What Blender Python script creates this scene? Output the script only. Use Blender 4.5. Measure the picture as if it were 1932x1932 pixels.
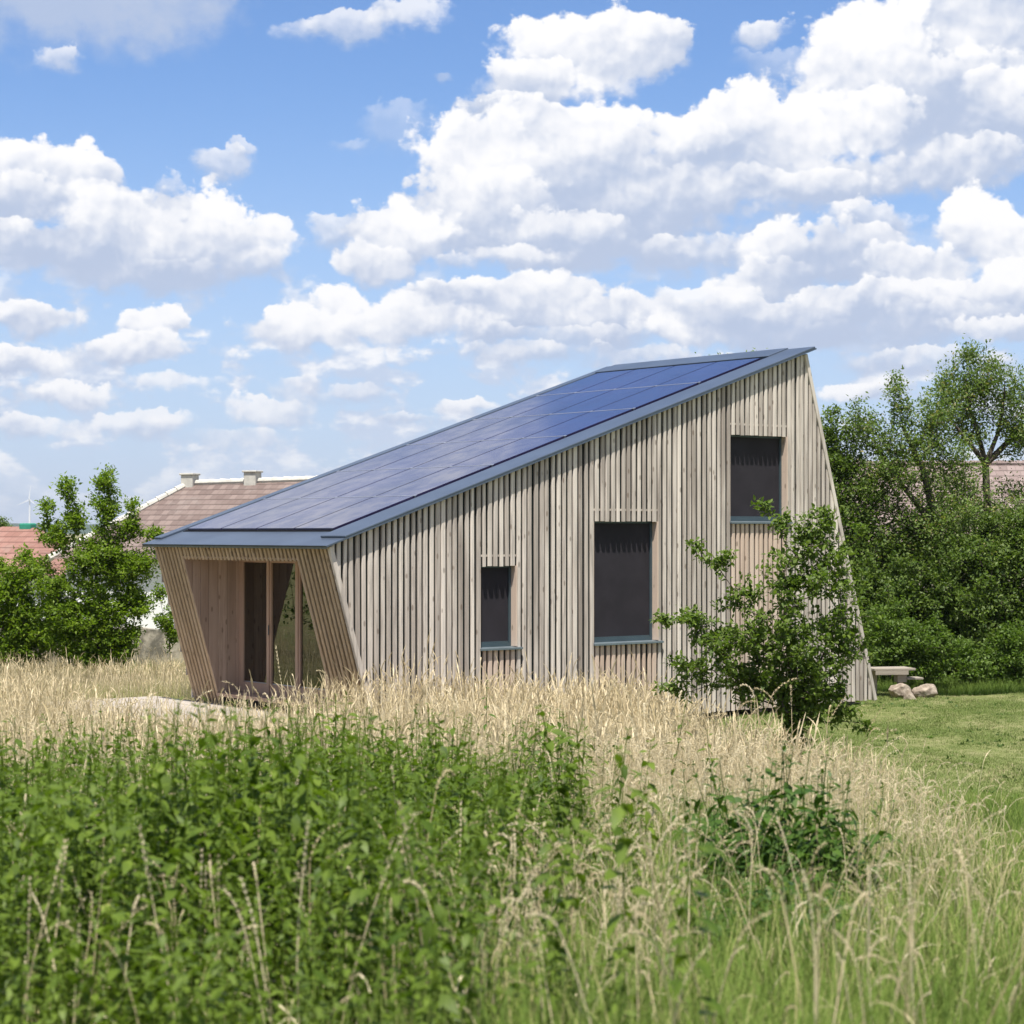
import bpy, math, random
import numpy as np
from math import radians, sin, cos, tan, atan2, atan, pi, sqrt
R = np.random.default_rng(7)
random.seed(7)
sc = bpy.context.scene
for o in list(bpy.data.objects): bpy.data.objects.remove(o)

# ------------------------------------------------------------------ camera
CAMZ, F, HZ, CX = 3.2121, 3874.0, 1004.4, 966.0        # F, HZ, CX in 1932-pixel units
cd = bpy.data.cameras.new('camera'); cam = bpy.data.objects.new('camera', cd)
sc.collection.objects.link(cam); sc.camera = cam
cam.location = (0, 0, CAMZ); cam.rotation_euler = (radians(90), 0, 0)
cd.sensor_width = 36; cd.lens = F / 1932 * 36; cd.shift_y = (HZ - 966) / 1932
cd.clip_start = 0.1; cd.clip_end = 30000
cd.dof.use_dof = True; cd.dof.focus_distance = 32.5; cd.dof.aperture_fstop = 5.0
sc.render.resolution_x = sc.render.resolution_y = 1024

# ------------------------------------------------------------------ light
YAW = 0.6676
U = np.array([cos(YAW), sin(YAW), 0]); NW = np.array([sin(YAW), -cos(YAW), 0])
SUND = NW * 1.0 - U * 0.95 + np.array([0, 0, 3.65]); SUND /= np.linalg.norm(SUND)
sl = bpy.data.lights.new('sun', 'SUN'); sl.energy = 5.0; sl.angle = radians(0.6); sl.color = (1.0, 0.955, 0.885)
so = bpy.data.objects.new('sun', sl); sc.collection.objects.link(so)
from mathutils import Vector, Matrix
so.rotation_euler = Vector(SUND).to_track_quat('Z', 'Y').to_euler(); so.location = (0, 0, 60)
SUN_EL = math.asin(SUND[2]); SUN_AZ = atan2(SUND[0], SUND[1])

sc.view_settings.view_transform = 'Standard'; sc.view_settings.look = 'None'
sc.view_settings.exposure = 0.62; sc.view_settings.gamma = 1

# ------------------------------------------------------------------ node helper
class NT:
    def __init__(s, tree): s.t = tree; s.n = tree.nodes; s.l = tree.links
    def new(s, typ, **kw):
        n = s.n.new(typ)
        for k, v in kw.items(): setattr(n, k, v)
        return n
    def inp(s, node, i, v):
        if v is None: return
        sock = node.inputs[i]
        if isinstance(v, bpy.types.NodeSocket): s.l.new(v, sock)
        else:
            if sock.type == 'RGBA' and len(v) == 3: v = (*v, 1)
            sock.default_value = v
    def m(s, op, a, b=None, c=None, clamp=False):
        n = s.new('ShaderNodeMath', operation=op, use_clamp=clamp)
        s.inp(n, 0, a); s.inp(n, 1, b); s.inp(n, 2, c); return n.outputs[0]
    def v(s, op, a, b=None, c=None):
        n = s.new('ShaderNodeVectorMath', operation=op)
        s.inp(n, 0, a); s.inp(n, 1, b)
        if c is not None: s.inp(n, 2, c)
        return n.outputs['Value'] if op in ('LENGTH', 'DOT_PRODUCT') else n.outputs[0]
    def ramp(s, x, a, b, lo=0.0, hi=1.0, smooth=True):
        n = s.new('ShaderNodeMapRange', interpolation_type='SMOOTHSTEP' if smooth else 'LINEAR')
        s.inp(n, 0, x)
        for i, q in enumerate((a, b, lo, hi)): s.inp(n, i + 1, q)
        return n.outputs[0]
    def mix(s, f, a, b, mode='MIX'):
        n = s.new('ShaderNodeMix', data_type='RGBA', blend_type=mode)
        s.inp(n, 0, f); s.inp(n, 6, a); s.inp(n, 7, b); return n.outputs[2]
    def noise(s, vec, scale, detail=3, rough=0.5, dist=0.0, lac=2.0):
        n = s.new('ShaderNodeTexNoise'); s.inp(n, 'Vector', vec); s.inp(n, 'Scale', scale)
        s.inp(n, 'Detail', detail); s.inp(n, 'Roughness', rough); s.inp(n, 'Distortion', dist); s.inp(n, 'Lacunarity', lac)
        return n.outputs[0], n.outputs[1]
    def scale(s, vec, xyz):
        return s.v('MULTIPLY', vec, xyz)
    def attr(s, name):
        return s.new('ShaderNodeAttribute', attribute_name=name).outputs['Fac']
    def obj(s): return s.new('ShaderNodeTexCoord').outputs['Object']

# ------------------------------------------------------------------ world: sky with cumulus
w = bpy.data.worlds.new('World'); sc.world = w; w.use_nodes = True
T = NT(w.node_tree); T.n.clear()
sky = T.new('ShaderNodeTexSky', sky_type='NISHITA'); sky.sun_disc = False
sky.sun_elevation = SUN_EL; sky.sun_rotation = SUN_AZ; sky.air_density = 1.0; sky.dust_density = 0.6; sky.ozone_density = 2.2
d = T.v('NORMALIZE', T.new('ShaderNodeTexCoord').outputs['Generated'])
sp = T.new('ShaderNodeSeparateXYZ'); T.inp(sp, 0, d)
az = T.m('ARCTAN2', sp.outputs[0], sp.outputs[1]); el = T.m('ARCSINE', sp.outputs[2])
def cxyz(a, b, c=0.0):
    n = T.new('ShaderNodeCombineXYZ'); T.inp(n, 0, a); T.inp(n, 1, b); T.inp(n, 2, c); return n.outputs[0]
P = cxyz(az, el)
def ang(px, py):
    a = (px - CX) / F; return a, atan(((HZ - py) / F) * cos(a))
# shared warp of the cloud coordinates (billows)
Ps = T.scale(P, (1, 1.25, 1))
w1 = T.noise(Ps, 16, 4, 0.55)[1]; w2 = T.noise(Ps, 75, 4, 0.62)[1]
W = T.v('ADD', T.v('MULTIPLY', T.v('SUBTRACT', w1, (.5, .5, .5)), (.034, .024, 0)), T.v('MULTIPLY', T.v('SUBTRACT', w2, (.5, .5, .5)), (.013, .012, 0)))
PW = T.v('ADD', P, W)
vor = T.new('ShaderNodeTexVoronoi', feature='SMOOTH_F1', voronoi_dimensions='2D')
T.inp(vor, 'Vector', T.v('ADD', P, T.v('MULTIPLY', W, (.5, .5, 0)))); T.inp(vor, 'Scale', 32); T.inp(vor, 'Detail', 3); T.inp(vor, 'Roughness', .55); T.inp(vor, 'Smoothness', .35)
bill = T.m('SUBTRACT', .42, vor.outputs['Distance'])
# same field sampled a step towards the sun side: relief light on the cloud
vor2 = T.new('ShaderNodeTexVoronoi', feature='SMOOTH_F1', voronoi_dimensions='2D')
T.inp(vor2, 'Vector', T.v('ADD', T.v('ADD', P, T.v('MULTIPLY', W, (.5, .5, 0))), (-.0022, .0042, 0))); T.inp(vor2, 'Scale', 32); T.inp(vor2, 'Detail', 3); T.inp(vor2, 'Roughness', .55); T.inp(vor2, 'Smoothness', .35)
relief = T.m('SUBTRACT', vor2.outputs['Distance'], vor.outputs['Distance'])
fine = T.noise(T.scale(P, (1, 1.3, 1)), 120, 6, 0.62)[0]
soft = T.noise(T.scale(P, (1, 1.8, 1)), 15, 4, 0.5)[0]
edge_n = T.m('ADD', T.m('MULTIPLY', bill, 0.55), T.m('MULTIPLY', T.m('SUBTRACT', fine, .5), 0.48))
shade_n = T.m('ADD', T.m('MULTIPLY', relief, 0.8), T.m('ADD', T.m('MULTIPLY', T.m('SUBTRACT', soft, .5), 2.3), T.m('MULTIPLY', T.m('SUBTRACT', fine, .5), .12)))
skyc = T.mix(1.0, sky.outputs[0], (0.74, 0.94, 1.24), 'MULTIPLY')
# pale air towards the horizon
hz = T.ramp(el, -0.02, 0.24, 0.75, 0.0)
skyc = T.mix(hz, skyc, (4.8, 5.7, 7.6))
LIT = (8.3, 8.25, 8.35); SHD = (4.0, 4.7, 6.2)
cur = skyc
# generic cloud field, everywhere (stretched towards the horizon, as a cloud deck seen from below)
el_s = T.m('MAXIMUM', sp.outputs[2], 0.0)
den = T.m('ADD', el_s, 0.085)
dk = cxyz(T.m('DIVIDE', sp.outputs[0], den), T.m('DIVIDE', sp.outputs[1], den), 0.0)
g1 = T.noise(dk, 1.9, 7, 0.58)[0]
g2 = T.noise(T.v('ADD', dk, (0.0, 0.16, 0.0)), 1.9, 5, 0.58)[0]
inframe = T.m('MULTIPLY', T.ramp(T.m('ABSOLUTE', az), 0.25, 0.42, 1.0, 0.0), T.m('MULTIPLY', T.ramp(el, 0.10, 0.15), T.ramp(el, 0.46, 0.58, 1.0, 0.0)))
gth = T.m('ADD', 0.475, T.m('MULTIPLY', inframe, 0.5))
ga = T.ramp(T.m('SUBTRACT', g1, gth), 0.0, 0.085, 0.0, 0.95)
ga = T.m('MULTIPLY', ga, T.ramp(el, 0.0, 0.03, 0.25, 1.0))
gs = T.ramp(T.m('SUBTRACT', g1, g2), -0.07, 0.06)
gcol = T.mix(gs, T.mix(.4, (6.0, 6.8, 8.2), SHD), LIT)
gcol = T.mix(T.ramp(el, 0.0, 0.11, 0.5, 0.0), gcol, (6.0, 6.9, 8.3))
cur = T.mix(ga, cur, gcol)
generic = T.mix(1.0, cur, (.78, .78, .80), 'MULTIPLY')
pc_ = cxyz(T.m('MULTIPLY', az, 1.0), T.m('MULTIPLY', T.m('POWER', T.m('MAXIMUM', el, 0.0005), 0.80), 1.35), 0.0)
h1 = T.m('ADD', T.noise(pc_, 20, 6, 0.58, 0.0)[0], T.m('MULTIPLY', bill, .16)); h2 = T.m('ADD', T.noise(T.v('ADD', pc_, (-.003, .013, 0)), 20, 4, 0.58, 0.0)[0], T.m('MULTIPLY', bill, .05))
ha = T.m('MULTIPLY', T.ramp(T.m('SUBTRACT', h1, .405), 0.0, .10, 0, .92), T.m('MULTIPLY', T.ramp(el, .09, .16, 1, 0), T.ramp(el, 0.0, .02, .4, 1)))
hcol = T.mix(T.ramp(T.m('SUBTRACT', h1, h2), -.07, .12), (4.6, 5.4, 6.9), LIT)
hcol = T.mix(T.ramp(el, 0.0, 0.06, 0.6, 0.0), hcol, (6.1, 6.9, 7.9))
cur = T.mix(ha, skyc, hcol)
# individual cumulus: (px, py, rx, ry, opacity, softness, brightness shift)
BL = [
 # clouds above the frame (the roof mirrors them)
 (120,-270,480,190,1,.7,.45),(480,-340,270,130,1,.8,.3),(-500,-200,350,200,1,.7,.2),(640,-260,190,90,.7,.9,-.1),(2100,-150,300,200,1,.6,.1),(1500,-620,300,100,.8,.8,0),
 # broad soft bodies
 (1250,360,430,110,.95,.9,-.35),(1620,600,380,60,.9,.9,-.55),(1100,450,260,70,.9,.9,-.6),(1750,300,260,90,.95,.9,-.35),(300,500,260,50,.8,.9,-.6),
 # thin / grey ones
 (120,20,340,110,.85,.9,-1.2),(330,10,160,100,.6,.9,-1.0),(120,115,60,28,.7,.7,.2),
 (650,45,150,34,.7,.7,.25),(760,30,90,34,.75,.7,.35),(560,50,60,28,.4,.8,.1),
 (832,148,26,16,.5,.8,.0),(1050,65,80,32,.5,.9,-.1),(740,240,95,55,.30,1.0,-.2),(670,268,40,20,.35,.9,0),(1440,65,62,34,.85,.7,.3),(1480,125,110,34,.35,1.,0),
 # upper middle cloud
 (1120,110,215,82,1,.45,.35),(1010,165,150,62,1,.45,.3),(1200,90,120,70,1,.4,.35),(960,215,110,36,1,.6,-.1),
 # upper right bank
 (1850,60,260,170,1,.5,.1),(1640,130,150,130,1,.4,.45),(1740,230,330,130,1,.6,-.25),(1590,240,160,85,1,.45,.4),(1450,270,170,88,1,.4,.4),(1380,235,105,78,1,.35,.5),
 (1870,190,90,60,1,.5,.3),(1650,330,400,60,1,.7,-.55),(1500,350,260,45,1,.7,-.3),
 (1850,318,110,50,.9,.7,-.5),
 # big middle cloud
 (1050,300,260,110,1,.4,.35),(1290,270,120,75,1,.4,.3),(930,330,140,110,1,.35,.45),(1150,400,330,125,1,.55,-.45),(900,420,190,110,1,.4,.0),(760,450,95,85,1,.35,.45),(720,500,90,48,1,.45,.25),(1000,480,260,55,1,.7,-.8),(1300,480,200,50,.9,.8,-.5),
 (1060,430,150,40,.8,.7,.3),(960,480,120,30,.9,.7,.35),(860,500,60,30,.8,.6,-.1),(640,440,60,48,.75,.8,-.2),
 # right middle
 (1860,460,130,95,1,.45,.35),(1640,420,110,55,.9,.6,.1),(1560,500,200,85,1,.5,.1),(1720,520,130,60,1,.5,.3),(1440,540,130,50,1,.6,-.2),(1620,590,180,60,1,.6,-.5),(1880,580,130,50,1,.5,-.1),(1720,570,100,38,.9,.5,.5),
 # long low bank
 (1000,590,330,70,1,.5,.0),(660,580,80,58,1,.35,.5),(560,620,130,48,1,.4,.4),(760,610,170,52,1,.45,.35),(870,560,95,38,1,.45,.3),(1180,590,150,55,1,.5,.25),(1330,610,170,48,1,.6,.2),(1280,620,110,42,1,.45,.5),(1500,640,200,38,1,.8,-.6),(1100,640,300,28,.8,.8,-.35),
 (1450,600,170,50,1,.6,-.3),(1330,560,120,40,.9,.6,.1),(1560,570,120,40,1,.45,.4),(1780,620,160,44,1,.7,-.4),(1900,540,90,44,1,.5,.4),(1400,680,130,26,.9,.7,-.1),(1230,670,130,26,.85,.7,-.2),(1000,665,160,26,.8,.8,-.2),(1730,640,220,40,.8,.9,-.7),(1880,630,150,30,.9,.6,.3),(1600,750,55,26,.95,.5,.45),(1730,690,210,34,.8,.8,-.3),
 # left group
 (80,345,210,92,1,.4,.3),(170,330,90,70,1,.35,.5),(40,380,130,60,1,.5,.2),(300,440,250,92,1,.5,.0),(250,445,140,78,1,.4,.35),(420,430,105,78,1,.32,.5),(500,450,70,66,.9,.5,.2),(320,375,40,50,.5,.9,-.1),(430,310,62,34,.75,.7,-.1),(460,285,30,24,.6,.7,.1),(40,490,75,40,.9,.6,.1),(330,520,240,40,.9,.8,-.7),(180,510,110,36,.8,.7,-.1),
 (130,480,150,50,1,.7,-.5),(480,500,90,50,.9,.7,-.5),(30,440,70,40,1,.6,.1),(95,605,100,44,1,.5,.25),(300,610,72,48,1,.35,.5),(260,660,150,42,1,.5,.25),(50,680,110,34,1,.5,.35),(130,740,135,32,.95,.55,.35),(340,730,100,26,.8,.7,.2),(90,800,90,28,.85,.7,.2),(270,805,100,30,.8,.7,.25),(500,780,110,32,.85,.6,.3),(440,830,130,26,.6,.8,.1),(640,760,150,24,.5,.9,.1),(760,800,90,22,.7,.7,.2),(880,775,70,24,.9,.6,.4),(570,740,60,26,.7,.7,.2),
]
BGS = 0.082
def bgnode(c_):
    n = T.new('ShaderNodeBackground'); T.inp(n, 0, c_); T.inp(n, 1, BGS); return n.outputs[0]
G = bpy.data.node_groups.new('cumulus', 'ShaderNodeTree')
for nm, ty in [('Warp', 'NodeSocketVector'), ('Edge', 'NodeSocketFloat'), ('Shade', 'NodeSocketFloat'), ('Under', 'NodeSocketColor'), ('Centre', 'NodeSocketVector'), ('Inv', 'NodeSocketVector'), ('Opacity', 'NodeSocketFloat'), ('Soft', 'NodeSocketFloat'), ('Bright', 'NodeSocketFloat')]:
    G.interface.new_socket(nm, in_out='INPUT', socket_type=ty)
G.interface.new_socket('Color', in_out='OUTPUT', socket_type='NodeSocketColor')
g = NT(G); gi = g.new('NodeGroupInput').outputs; go = g.new('NodeGroupOutput')
p = g.v('MULTIPLY', g.v('SUBTRACT', gi['Warp'], gi['Centre']), gi['Inv'])
py_ = g.v('DOT_PRODUCT', p, (0, 1, 0))
m = g.m('ADD', g.m('SUBTRACT', 1.25, g.v('LENGTH', p)), gi['Edge'])
al = g.ramp(m, 0.0, g.m('MAXIMUM', g.m('MULTIPLY', gi['Soft'], g.m('MULTIPLY_ADD', py_, -.75, .85)), .16), 0.0, gi['Opacity'])
sh = g.m('ADD', g.m('ADD', g.m('MULTIPLY', py_, 0.75), gi['Shade']), g.m('MULTIPLY', gi['Bright'], .75))
g.l.new(g.mix(al, gi['Under'], g.mix(g.ramp(sh, -0.50, 0.90), SHD, LIT)), go.inputs[0])
def paint(cur, x0, x1, y0, y1):
    """cumulus of one tile of the sky (pixel bounds only pick which clouds can reach the tile)"""
    for (px, py, rx, ry, op, sf, br) in BL:
        if px + rx * 1.75 + 60 < x0 or px - rx * 1.75 - 60 > x1 or py + ry * 1.75 + 45 < y0 or py - ry * 1.75 - 45 > y1: continue
        a, e = ang(px + x0 * 1e-5 + y0 * 3e-5, py)
        n = T.new('ShaderNodeGroup'); n.node_tree = G
        for nm, v in (('Warp', PW), ('Edge', edge_n), ('Shade', shade_n), ('Under', cur), ('Centre', (a, e, 0)), ('Inv', (F / rx, F / ry, 0)), ('Opacity', op), ('Soft', sf), ('Bright', br)):
            T.inp(n, nm, v)
        cur = n.outputs[0]
    return bgnode(cur)
out_ = bgnode(generic)
XS, YS = [-600, 560, 1130, 1560, 2500], [-900, 300, 540, 1010]
for iy in range(3):
    for ix in range(4):
        x0, x1, y0, y1 = XS[ix], XS[ix + 1], YS[iy], YS[iy + 1]
        a0, a1 = (x0 - CX) / F, (x1 - CX) / F; e1, e0 = atan((HZ - y0) / F), atan((HZ - y1) / F) if iy < 2 else 0.0
        c_ = paint(cur, x0, x1, y0, y1)
        bx = T.m('MULTIPLY', T.m('MULTIPLY', T.m('GREATER_THAN', az, a0), T.m('LESS_THAN', az, a1)), T.m('MULTIPLY', T.m('GREATER_THAN', el, e0), T.m('LESS_THAN', el, e1)))
        mxs = T.new('ShaderNodeMixShader'); T.inp(mxs, 0, bx); T.l.new(out_, mxs.inputs[1]); T.l.new(c_, mxs.inputs[2]); out_ = mxs.outputs[0]
T.l.new(out_, T.new('ShaderNodeOutputWorld').inputs[0])
w.cycles.sampling_method = 'MANUAL'; w.cycles.sample_map_resolution = 512

# ------------------------------------------------------------------ materials
def mat(name, rough=0.8, spec=0.3, metal=0.0):
    m = bpy.data.materials.new(name); m.use_nodes = True
    t = NT(m.node_tree); b = m.node_tree.nodes['Principled BSDF']
    b.inputs['Roughness'].default_value = rough; b.inputs['Metallic'].default_value = metal
    b.inputs['Specular IOR Level'].default_value = spec
    return m, t, b
def bump(t, b, h, strength=0.3, dist=0.01):
    n = t.new('ShaderNodeBump'); t.inp(n, 'Height', h); n.inputs['Strength'].default_value = strength; n.inputs['Distance'].default_value = dist
    t.l.new(n.outputs[0], b.inputs['Normal'])
def simple(name, col, rough=0.7, spec=0.3, metal=0.0, var=0.15, sc_=3.0, bmp=0.0):
    m, t, b = mat(name, rough, spec, metal)
    n = t.noise(t.obj(), sc_, 5, 0.6)[0]
    f = t.ramp(n, .3, .7)
    t.inp(b, 0, t.mix(f, tuple(c * (1 - var) for c in col), tuple(min(1, c * (1 + var)) for c in col)))
    if bmp: bump(t, b, n, bmp)
    return m
def leafmat(name, dark, light, trans=0.35, tcol=None, rough=0.5, yellow=None):
    m, t, b = mat(name, rough, 0.22)
    r = t.attr('rnd')
    c = t.mix(t.ramp(r, 0.0, 1.0, smooth=False), dark, light)
    if yellow: c = t.mix(t.ramp(r, .93, .95), c, yellow)
    t.inp(b, 0, c)
    tr = t.new('ShaderNodeBsdfTranslucent'); t.inp(tr, 0, t.mix(1.0, c, tcol or (1.3, 1.5, 0.55), 'MULTIPLY'))
    mx = t.new('ShaderNodeMixShader'); t.inp(mx, 0, trans)
    t.l.new(b.outputs[0], mx.inputs[1]); t.l.new(tr.outputs[0], mx.inputs[2])
    t.l.new(mx.outputs[0], m.node_tree.nodes['Material Output'].inputs[0])
    return m
def woodmat(name, cols, warm=None, grain=1.0, axis='Z', rough=0.75, knots=True):
    """weathered timber: tone per board ('rnd'), long grain, knots"""
    m, t, b = mat(name, rough, 0.25)
    o = t.obj(); r = t.attr('rnd')
    st = {'Z': (26, 26, 1.3), 'X': (1.3, 26, 26), 'Y': (26, 1.3, 26)}[axis]
    off = t.new('ShaderNodeCombineXYZ'); t.inp(off, 0, t.m('MULTIPLY', r, 37.0)); t.inp(off, 2, t.m('MULTIPLY', r, 71.0))
    oo = t.v('ADD', o, off.outputs[0])
    g = t.noise(t.scale(oo, st), 1.0 * grain, 6, 0.65, 0.4)[0]
    blot = t.noise(t.scale(oo, tuple(x * .12 + .25 for x in st)), 1.0, 3, 0.5)[0]
    c = t.mix(t.ramp(r, 0, 1, smooth=False), cols[0], cols[1])
    c = t.mix(t.ramp(g, .35, .7, 0, .55), c, cols[2])
    c = t.mix(t.ramp(blot, .46, .66, 0, .65), c, cols[3])
    if warm is not None:
        c = t.mix(t.m('MULTIPLY', t.attr('warm'), t.ramp(g, .2, .8, 1.0, .7)), c, warm)
    if knots:
        vo = t.new('ShaderNodeTexVoronoi'); t.inp(vo, 'Vector', t.scale(oo, tuple(8.0 if x > 2 else 3.2 for x in st))); t.inp(vo, 'Scale', 1.0); t.inp(vo, 'Randomness', 1.0)
        k = t.ramp(vo.outputs['Distance'], .10, .20, 1, 0)
        c = t.mix(t.m('MULTIPLY', k, .55), c, (.13, .085, .055))
    t.inp(b, 0, c); bump(t, b, t.m('ADD', g, t.m('MULTIPLY', blot, .8)), .6, .006)
    return m

M = {}
M['slat'] = woodmat('weathered_slat', ((.35, .30, .255), (.76, .68, .59), (.20, .17, .15), (.80, .72, .63)), warm=(.60, .44, .33))
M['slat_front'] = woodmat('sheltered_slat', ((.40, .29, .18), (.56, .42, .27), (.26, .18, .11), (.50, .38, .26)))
M['plank'] = woodmat('porch_plank', ((.36, .26, .195), (.52, .39, .30), (.24, .165, .12), (.45, .335, .255)))
M['frame_wood'] = woodmat('door_frame_wood', ((.42, .29, .21), (.48, .335, .25), (.35, .24, .17), (.43, .30, .225)), knots=False)
M['deck'] = woodmat('deck_board', ((.36, .32, .27), (.46, .41, .35), (.26, .23, .20), (.43, .38, .33)), axis='Y')
M['deckx'] = woodmat('bench_wood', ((.30, .26, .21), (.40, .35, .29), (.19, .16, .125), (.34, .30, .24)), axis='X')
M['membrane'] = simple('wall_membrane', (.012, .016, .016), .9, .1)
M['metal'] = simple('roof_metal', (.115, .145, .19), .36, .5, .5, .10, 1.2)
M['metal_dark'] = simple('frame_metal', (.055, .085, .10), .45, .5, .2, .08)
M['sill'] = simple('sill_metal', (.17, .21, .23), .45, .5, .4, .08)
M['screen'] = simple('screen_fabric', (.030, .027, .032), .85, .15, 0, .12, 2.0)
M['black'] = simple('shadow_gap', (.01, .01, .011), .9, .1)
M['interior'] = simple('interior_wall', (.10, .075, .055), .9, .1)
M['blind'] = simple('brown_blind', (.115, .080, .062), .9, .1, 0, .12, 4)
M['seam'] = simple('panel_clip_metal', (.45, .47, .52), .4, .5, .7)
m, t, b = mat('solar_glass', .07, .8)
o = t.obj(); n1 = t.noise(o, .7, 2, .5)[0]
t.inp(b, 0, t.mix(t.ramp(n1, .3, .7), (.022, .019, .058), (.032, .027, .080)))
b.inputs['IOR'].default_value = 1.62; b.inputs['Coat Weight'].default_value = .35; b.inputs['Coat Roughness'].default_value = .10
t.inp(b, 'Roughness', t.ramp(t.noise(o, 2.3, 4, .6)[0], .3, .7, .10, .2))
M['solar'] = m
m = bpy.data.materials.new('window_glass'); m.use_nodes = True; t = NT(m.node_tree); t.n.clear()
fr = t.new('ShaderNodeFresnel'); fr.inputs[0].default_value = 1.65
gl = t.new('ShaderNodeBsdfGlossy'); gl.inputs['Roughness'].default_value = .01; t.inp(gl, 0, (.9, .93, .9))
tp = t.new('ShaderNodeBsdfTransparent'); t.inp(tp, 0, (.50, .52, .50))
mx = t.new('ShaderNodeMixShader'); t.inp(mx, 0, t.m('ADD', fr.outputs[0], .10)); t.l.new(tp.outputs[0], mx.inputs[1]); t.l.new(gl.outputs[0], mx.inputs[2])
t.l.new(mx.outputs[0], t.new('ShaderNodeOutputMaterial').inputs[0]); M['glass'] = m

def tilemat(name, cols, sx, sz, pale=(.6, .55, .5)):
    """clay tiles: courses along object Z(slope) and columns along X, colour per tile"""
    m, t, b = mat(name, .85, .2)
    o = t.obj(); s = t.new('ShaderNodeSeparateXYZ'); t.inp(s, 0, o)
    row = t.m('DIVIDE', s.outputs[2], sz); fl = t.m('FLOOR', row); fz = t.m('FRACT', row)
    colx = t.m('ADD', t.m('DIVIDE', s.outputs[0], sx), t.m('MULTIPLY', fl, .5)); fx = t.m('FRACT', colx)
    cid = t.new('ShaderNodeCombineXYZ'); t.inp(cid, 0, t.m('FLOOR', colx)); t.inp(cid, 1, fl)
    wn = t.new('ShaderNodeTexWhiteNoise', noise_dimensions='2D'); t.inp(wn, 0, cid.outputs[0])
    c = t.mix(wn.outputs['Value'], cols[0], cols[1])
    c = t.mix(t.ramp(t.noise(o, 1.6, 4, .6)[0], .5, .7, 0, .5), c, cols[2])
    line = t.m('MAXIMUM', t.ramp(fz, .0, .30, 1, 0), t.m('MULTIPLY', t.ramp(t.m('ABSOLUTE', t.m('SUBTRACT', fx, .5)), .42, .5), .5))
    c = t.mix(t.m('MULTIPLY', line, .75), c, tuple(x * .38 for x in cols[0]))
    t.inp(b, 0, c); bump(t, b, t.m('SUBTRACT', 1.0, fz), .8, .03)
    return m
M['tile'] = tilemat('brown_roof_tile', ((.150, .110, .096), (.225, .172, .150), (.235, .198, .175)), .22, .155)
M['tile_red'] = tilemat('red_roof_tile', ((.24, .125, .098), (.31, .175, .14), (.28, .20, .165)), .3, .19)
M['tile_grey'] = tilemat('grey_barn_tile', ((.20, .15, .135), (.28, .22, .20), (.25, .215, .20)), .25, .17)
M['render_white'] = simple('white_render', (.82, .82, .80), .9, .2, 0, .04)
M['mortar'] = simple('white_mortar', (.52, .50, .44), .9, .2, 0, .12, 6)
M['green_tin'] = simple('green_tin', (.03, .23, .15), .5, .4)
M['dark_glass'] = simple('dark_window_glass', (.05, .06, .07), .2, .5)
M['turbine'] = simple('white_turbine_paint', (.85, .85, .85), .5, .3)
m, t, b = mat('old_plaster_wall', .95, .15)
o = t.obj(); n = t.noise(o, 1.6, 6, .65)[0]; n2 = t.noise(o, 7, 5, .6)[0]
c = t.mix(t.ramp(n, .42, .56), (.16, .15, .12), (.44, .40, .32)); t.inp(b, 0, t.mix(t.ramp(n2, .5, .65, 0, .6), c, (.22, .19, .14))); bump(t, b, n2, .6, .02)
M['gardenwall'] = m
m, t, b = mat('pale_stone', .9, .2)
o = t.obj(); n = t.noise(o, 5, 6, .65)[0]
t.inp(b, 0, t.mix(t.ramp(n, .35, .65), (.22, .175, .135), (.44, .37, .29))); bump(t, b, n, .7, .02)
M['stone'] = m
m, t, b = mat('bark', .95, .1)
n = t.noise(t.scale(t.obj(), (14, 14, 3)), 1, 5, .6)[0]
t.inp(b, 0, t.mix(t.ramp(n, .35, .65), (.045, .035, .027), (.15, .125, .10))); bump(t, b, n, .8, .02)
M['bark'] = m
M['bark_pale'] = simple('grey_bark', (.13, .11, .08), .95, .1, 0, .3, 20)
M['leaf_shrub'] = leafmat('plum_leaf', (.075, .125, .020), (.165, .225, .045), .38)
M['leaf_young'] = leafmat('maple_leaf', (.095, .165, .014), (.215, .290, .036), .44)
M['leaf_pear'] = leafmat('pear_leaf', (.075, .125, .026), (.20, .26, .080), .36, yellow=(.30, .26, .11))
M['leaf_dark'] = leafmat('hedge_leaf', (.056, .100, .020), (.160, .215, .052), .34)
M['leaf_light'] = leafmat('acacia_leaf', (.070, .125, .020), (.15, .215, .045), .36)
M['leaf_nettle'] = leafmat('nettle_leaf', (.042, .082, .007), (.165, .232, .030), .32, yellow=(.38, .38, .12))
M['leaf_weed'] = leafmat('weed_leaf', (.028, .070, .010), (.085, .150, .022), .26)
M['fruit'] = simple('green_pear', (.40, .33, .12), .5, .4)
def grassmat(name, base, tops, rough=.7, trans=.3):
    m, t, b = mat(name, rough, .2)
    r = t.attr('rnd'); h = t.attr('hgt')
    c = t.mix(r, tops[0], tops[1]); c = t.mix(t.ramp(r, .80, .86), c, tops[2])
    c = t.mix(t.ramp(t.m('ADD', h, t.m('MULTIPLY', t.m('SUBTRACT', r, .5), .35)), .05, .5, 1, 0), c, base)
    t.inp(b, 0, c)
    tr = t.new('ShaderNodeBsdfTranslucent'); t.inp(tr, 0, c)
    mx = t.new('ShaderNodeMixShader'); t.inp(mx, 0, trans)
    t.l.new(b.outputs[0], mx.inputs[1]); t.l.new(tr.outputs[0], mx.inputs[2])
    t.l.new(mx.outputs[0], m.node_tree.nodes['Material Output'].inputs[0])
    return m
M['straw'] = grassmat('dry_grass', (.22, .22, .07), ((.64, .53, .33), (.80, .70, .49), (.52, .43, .25)))
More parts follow.
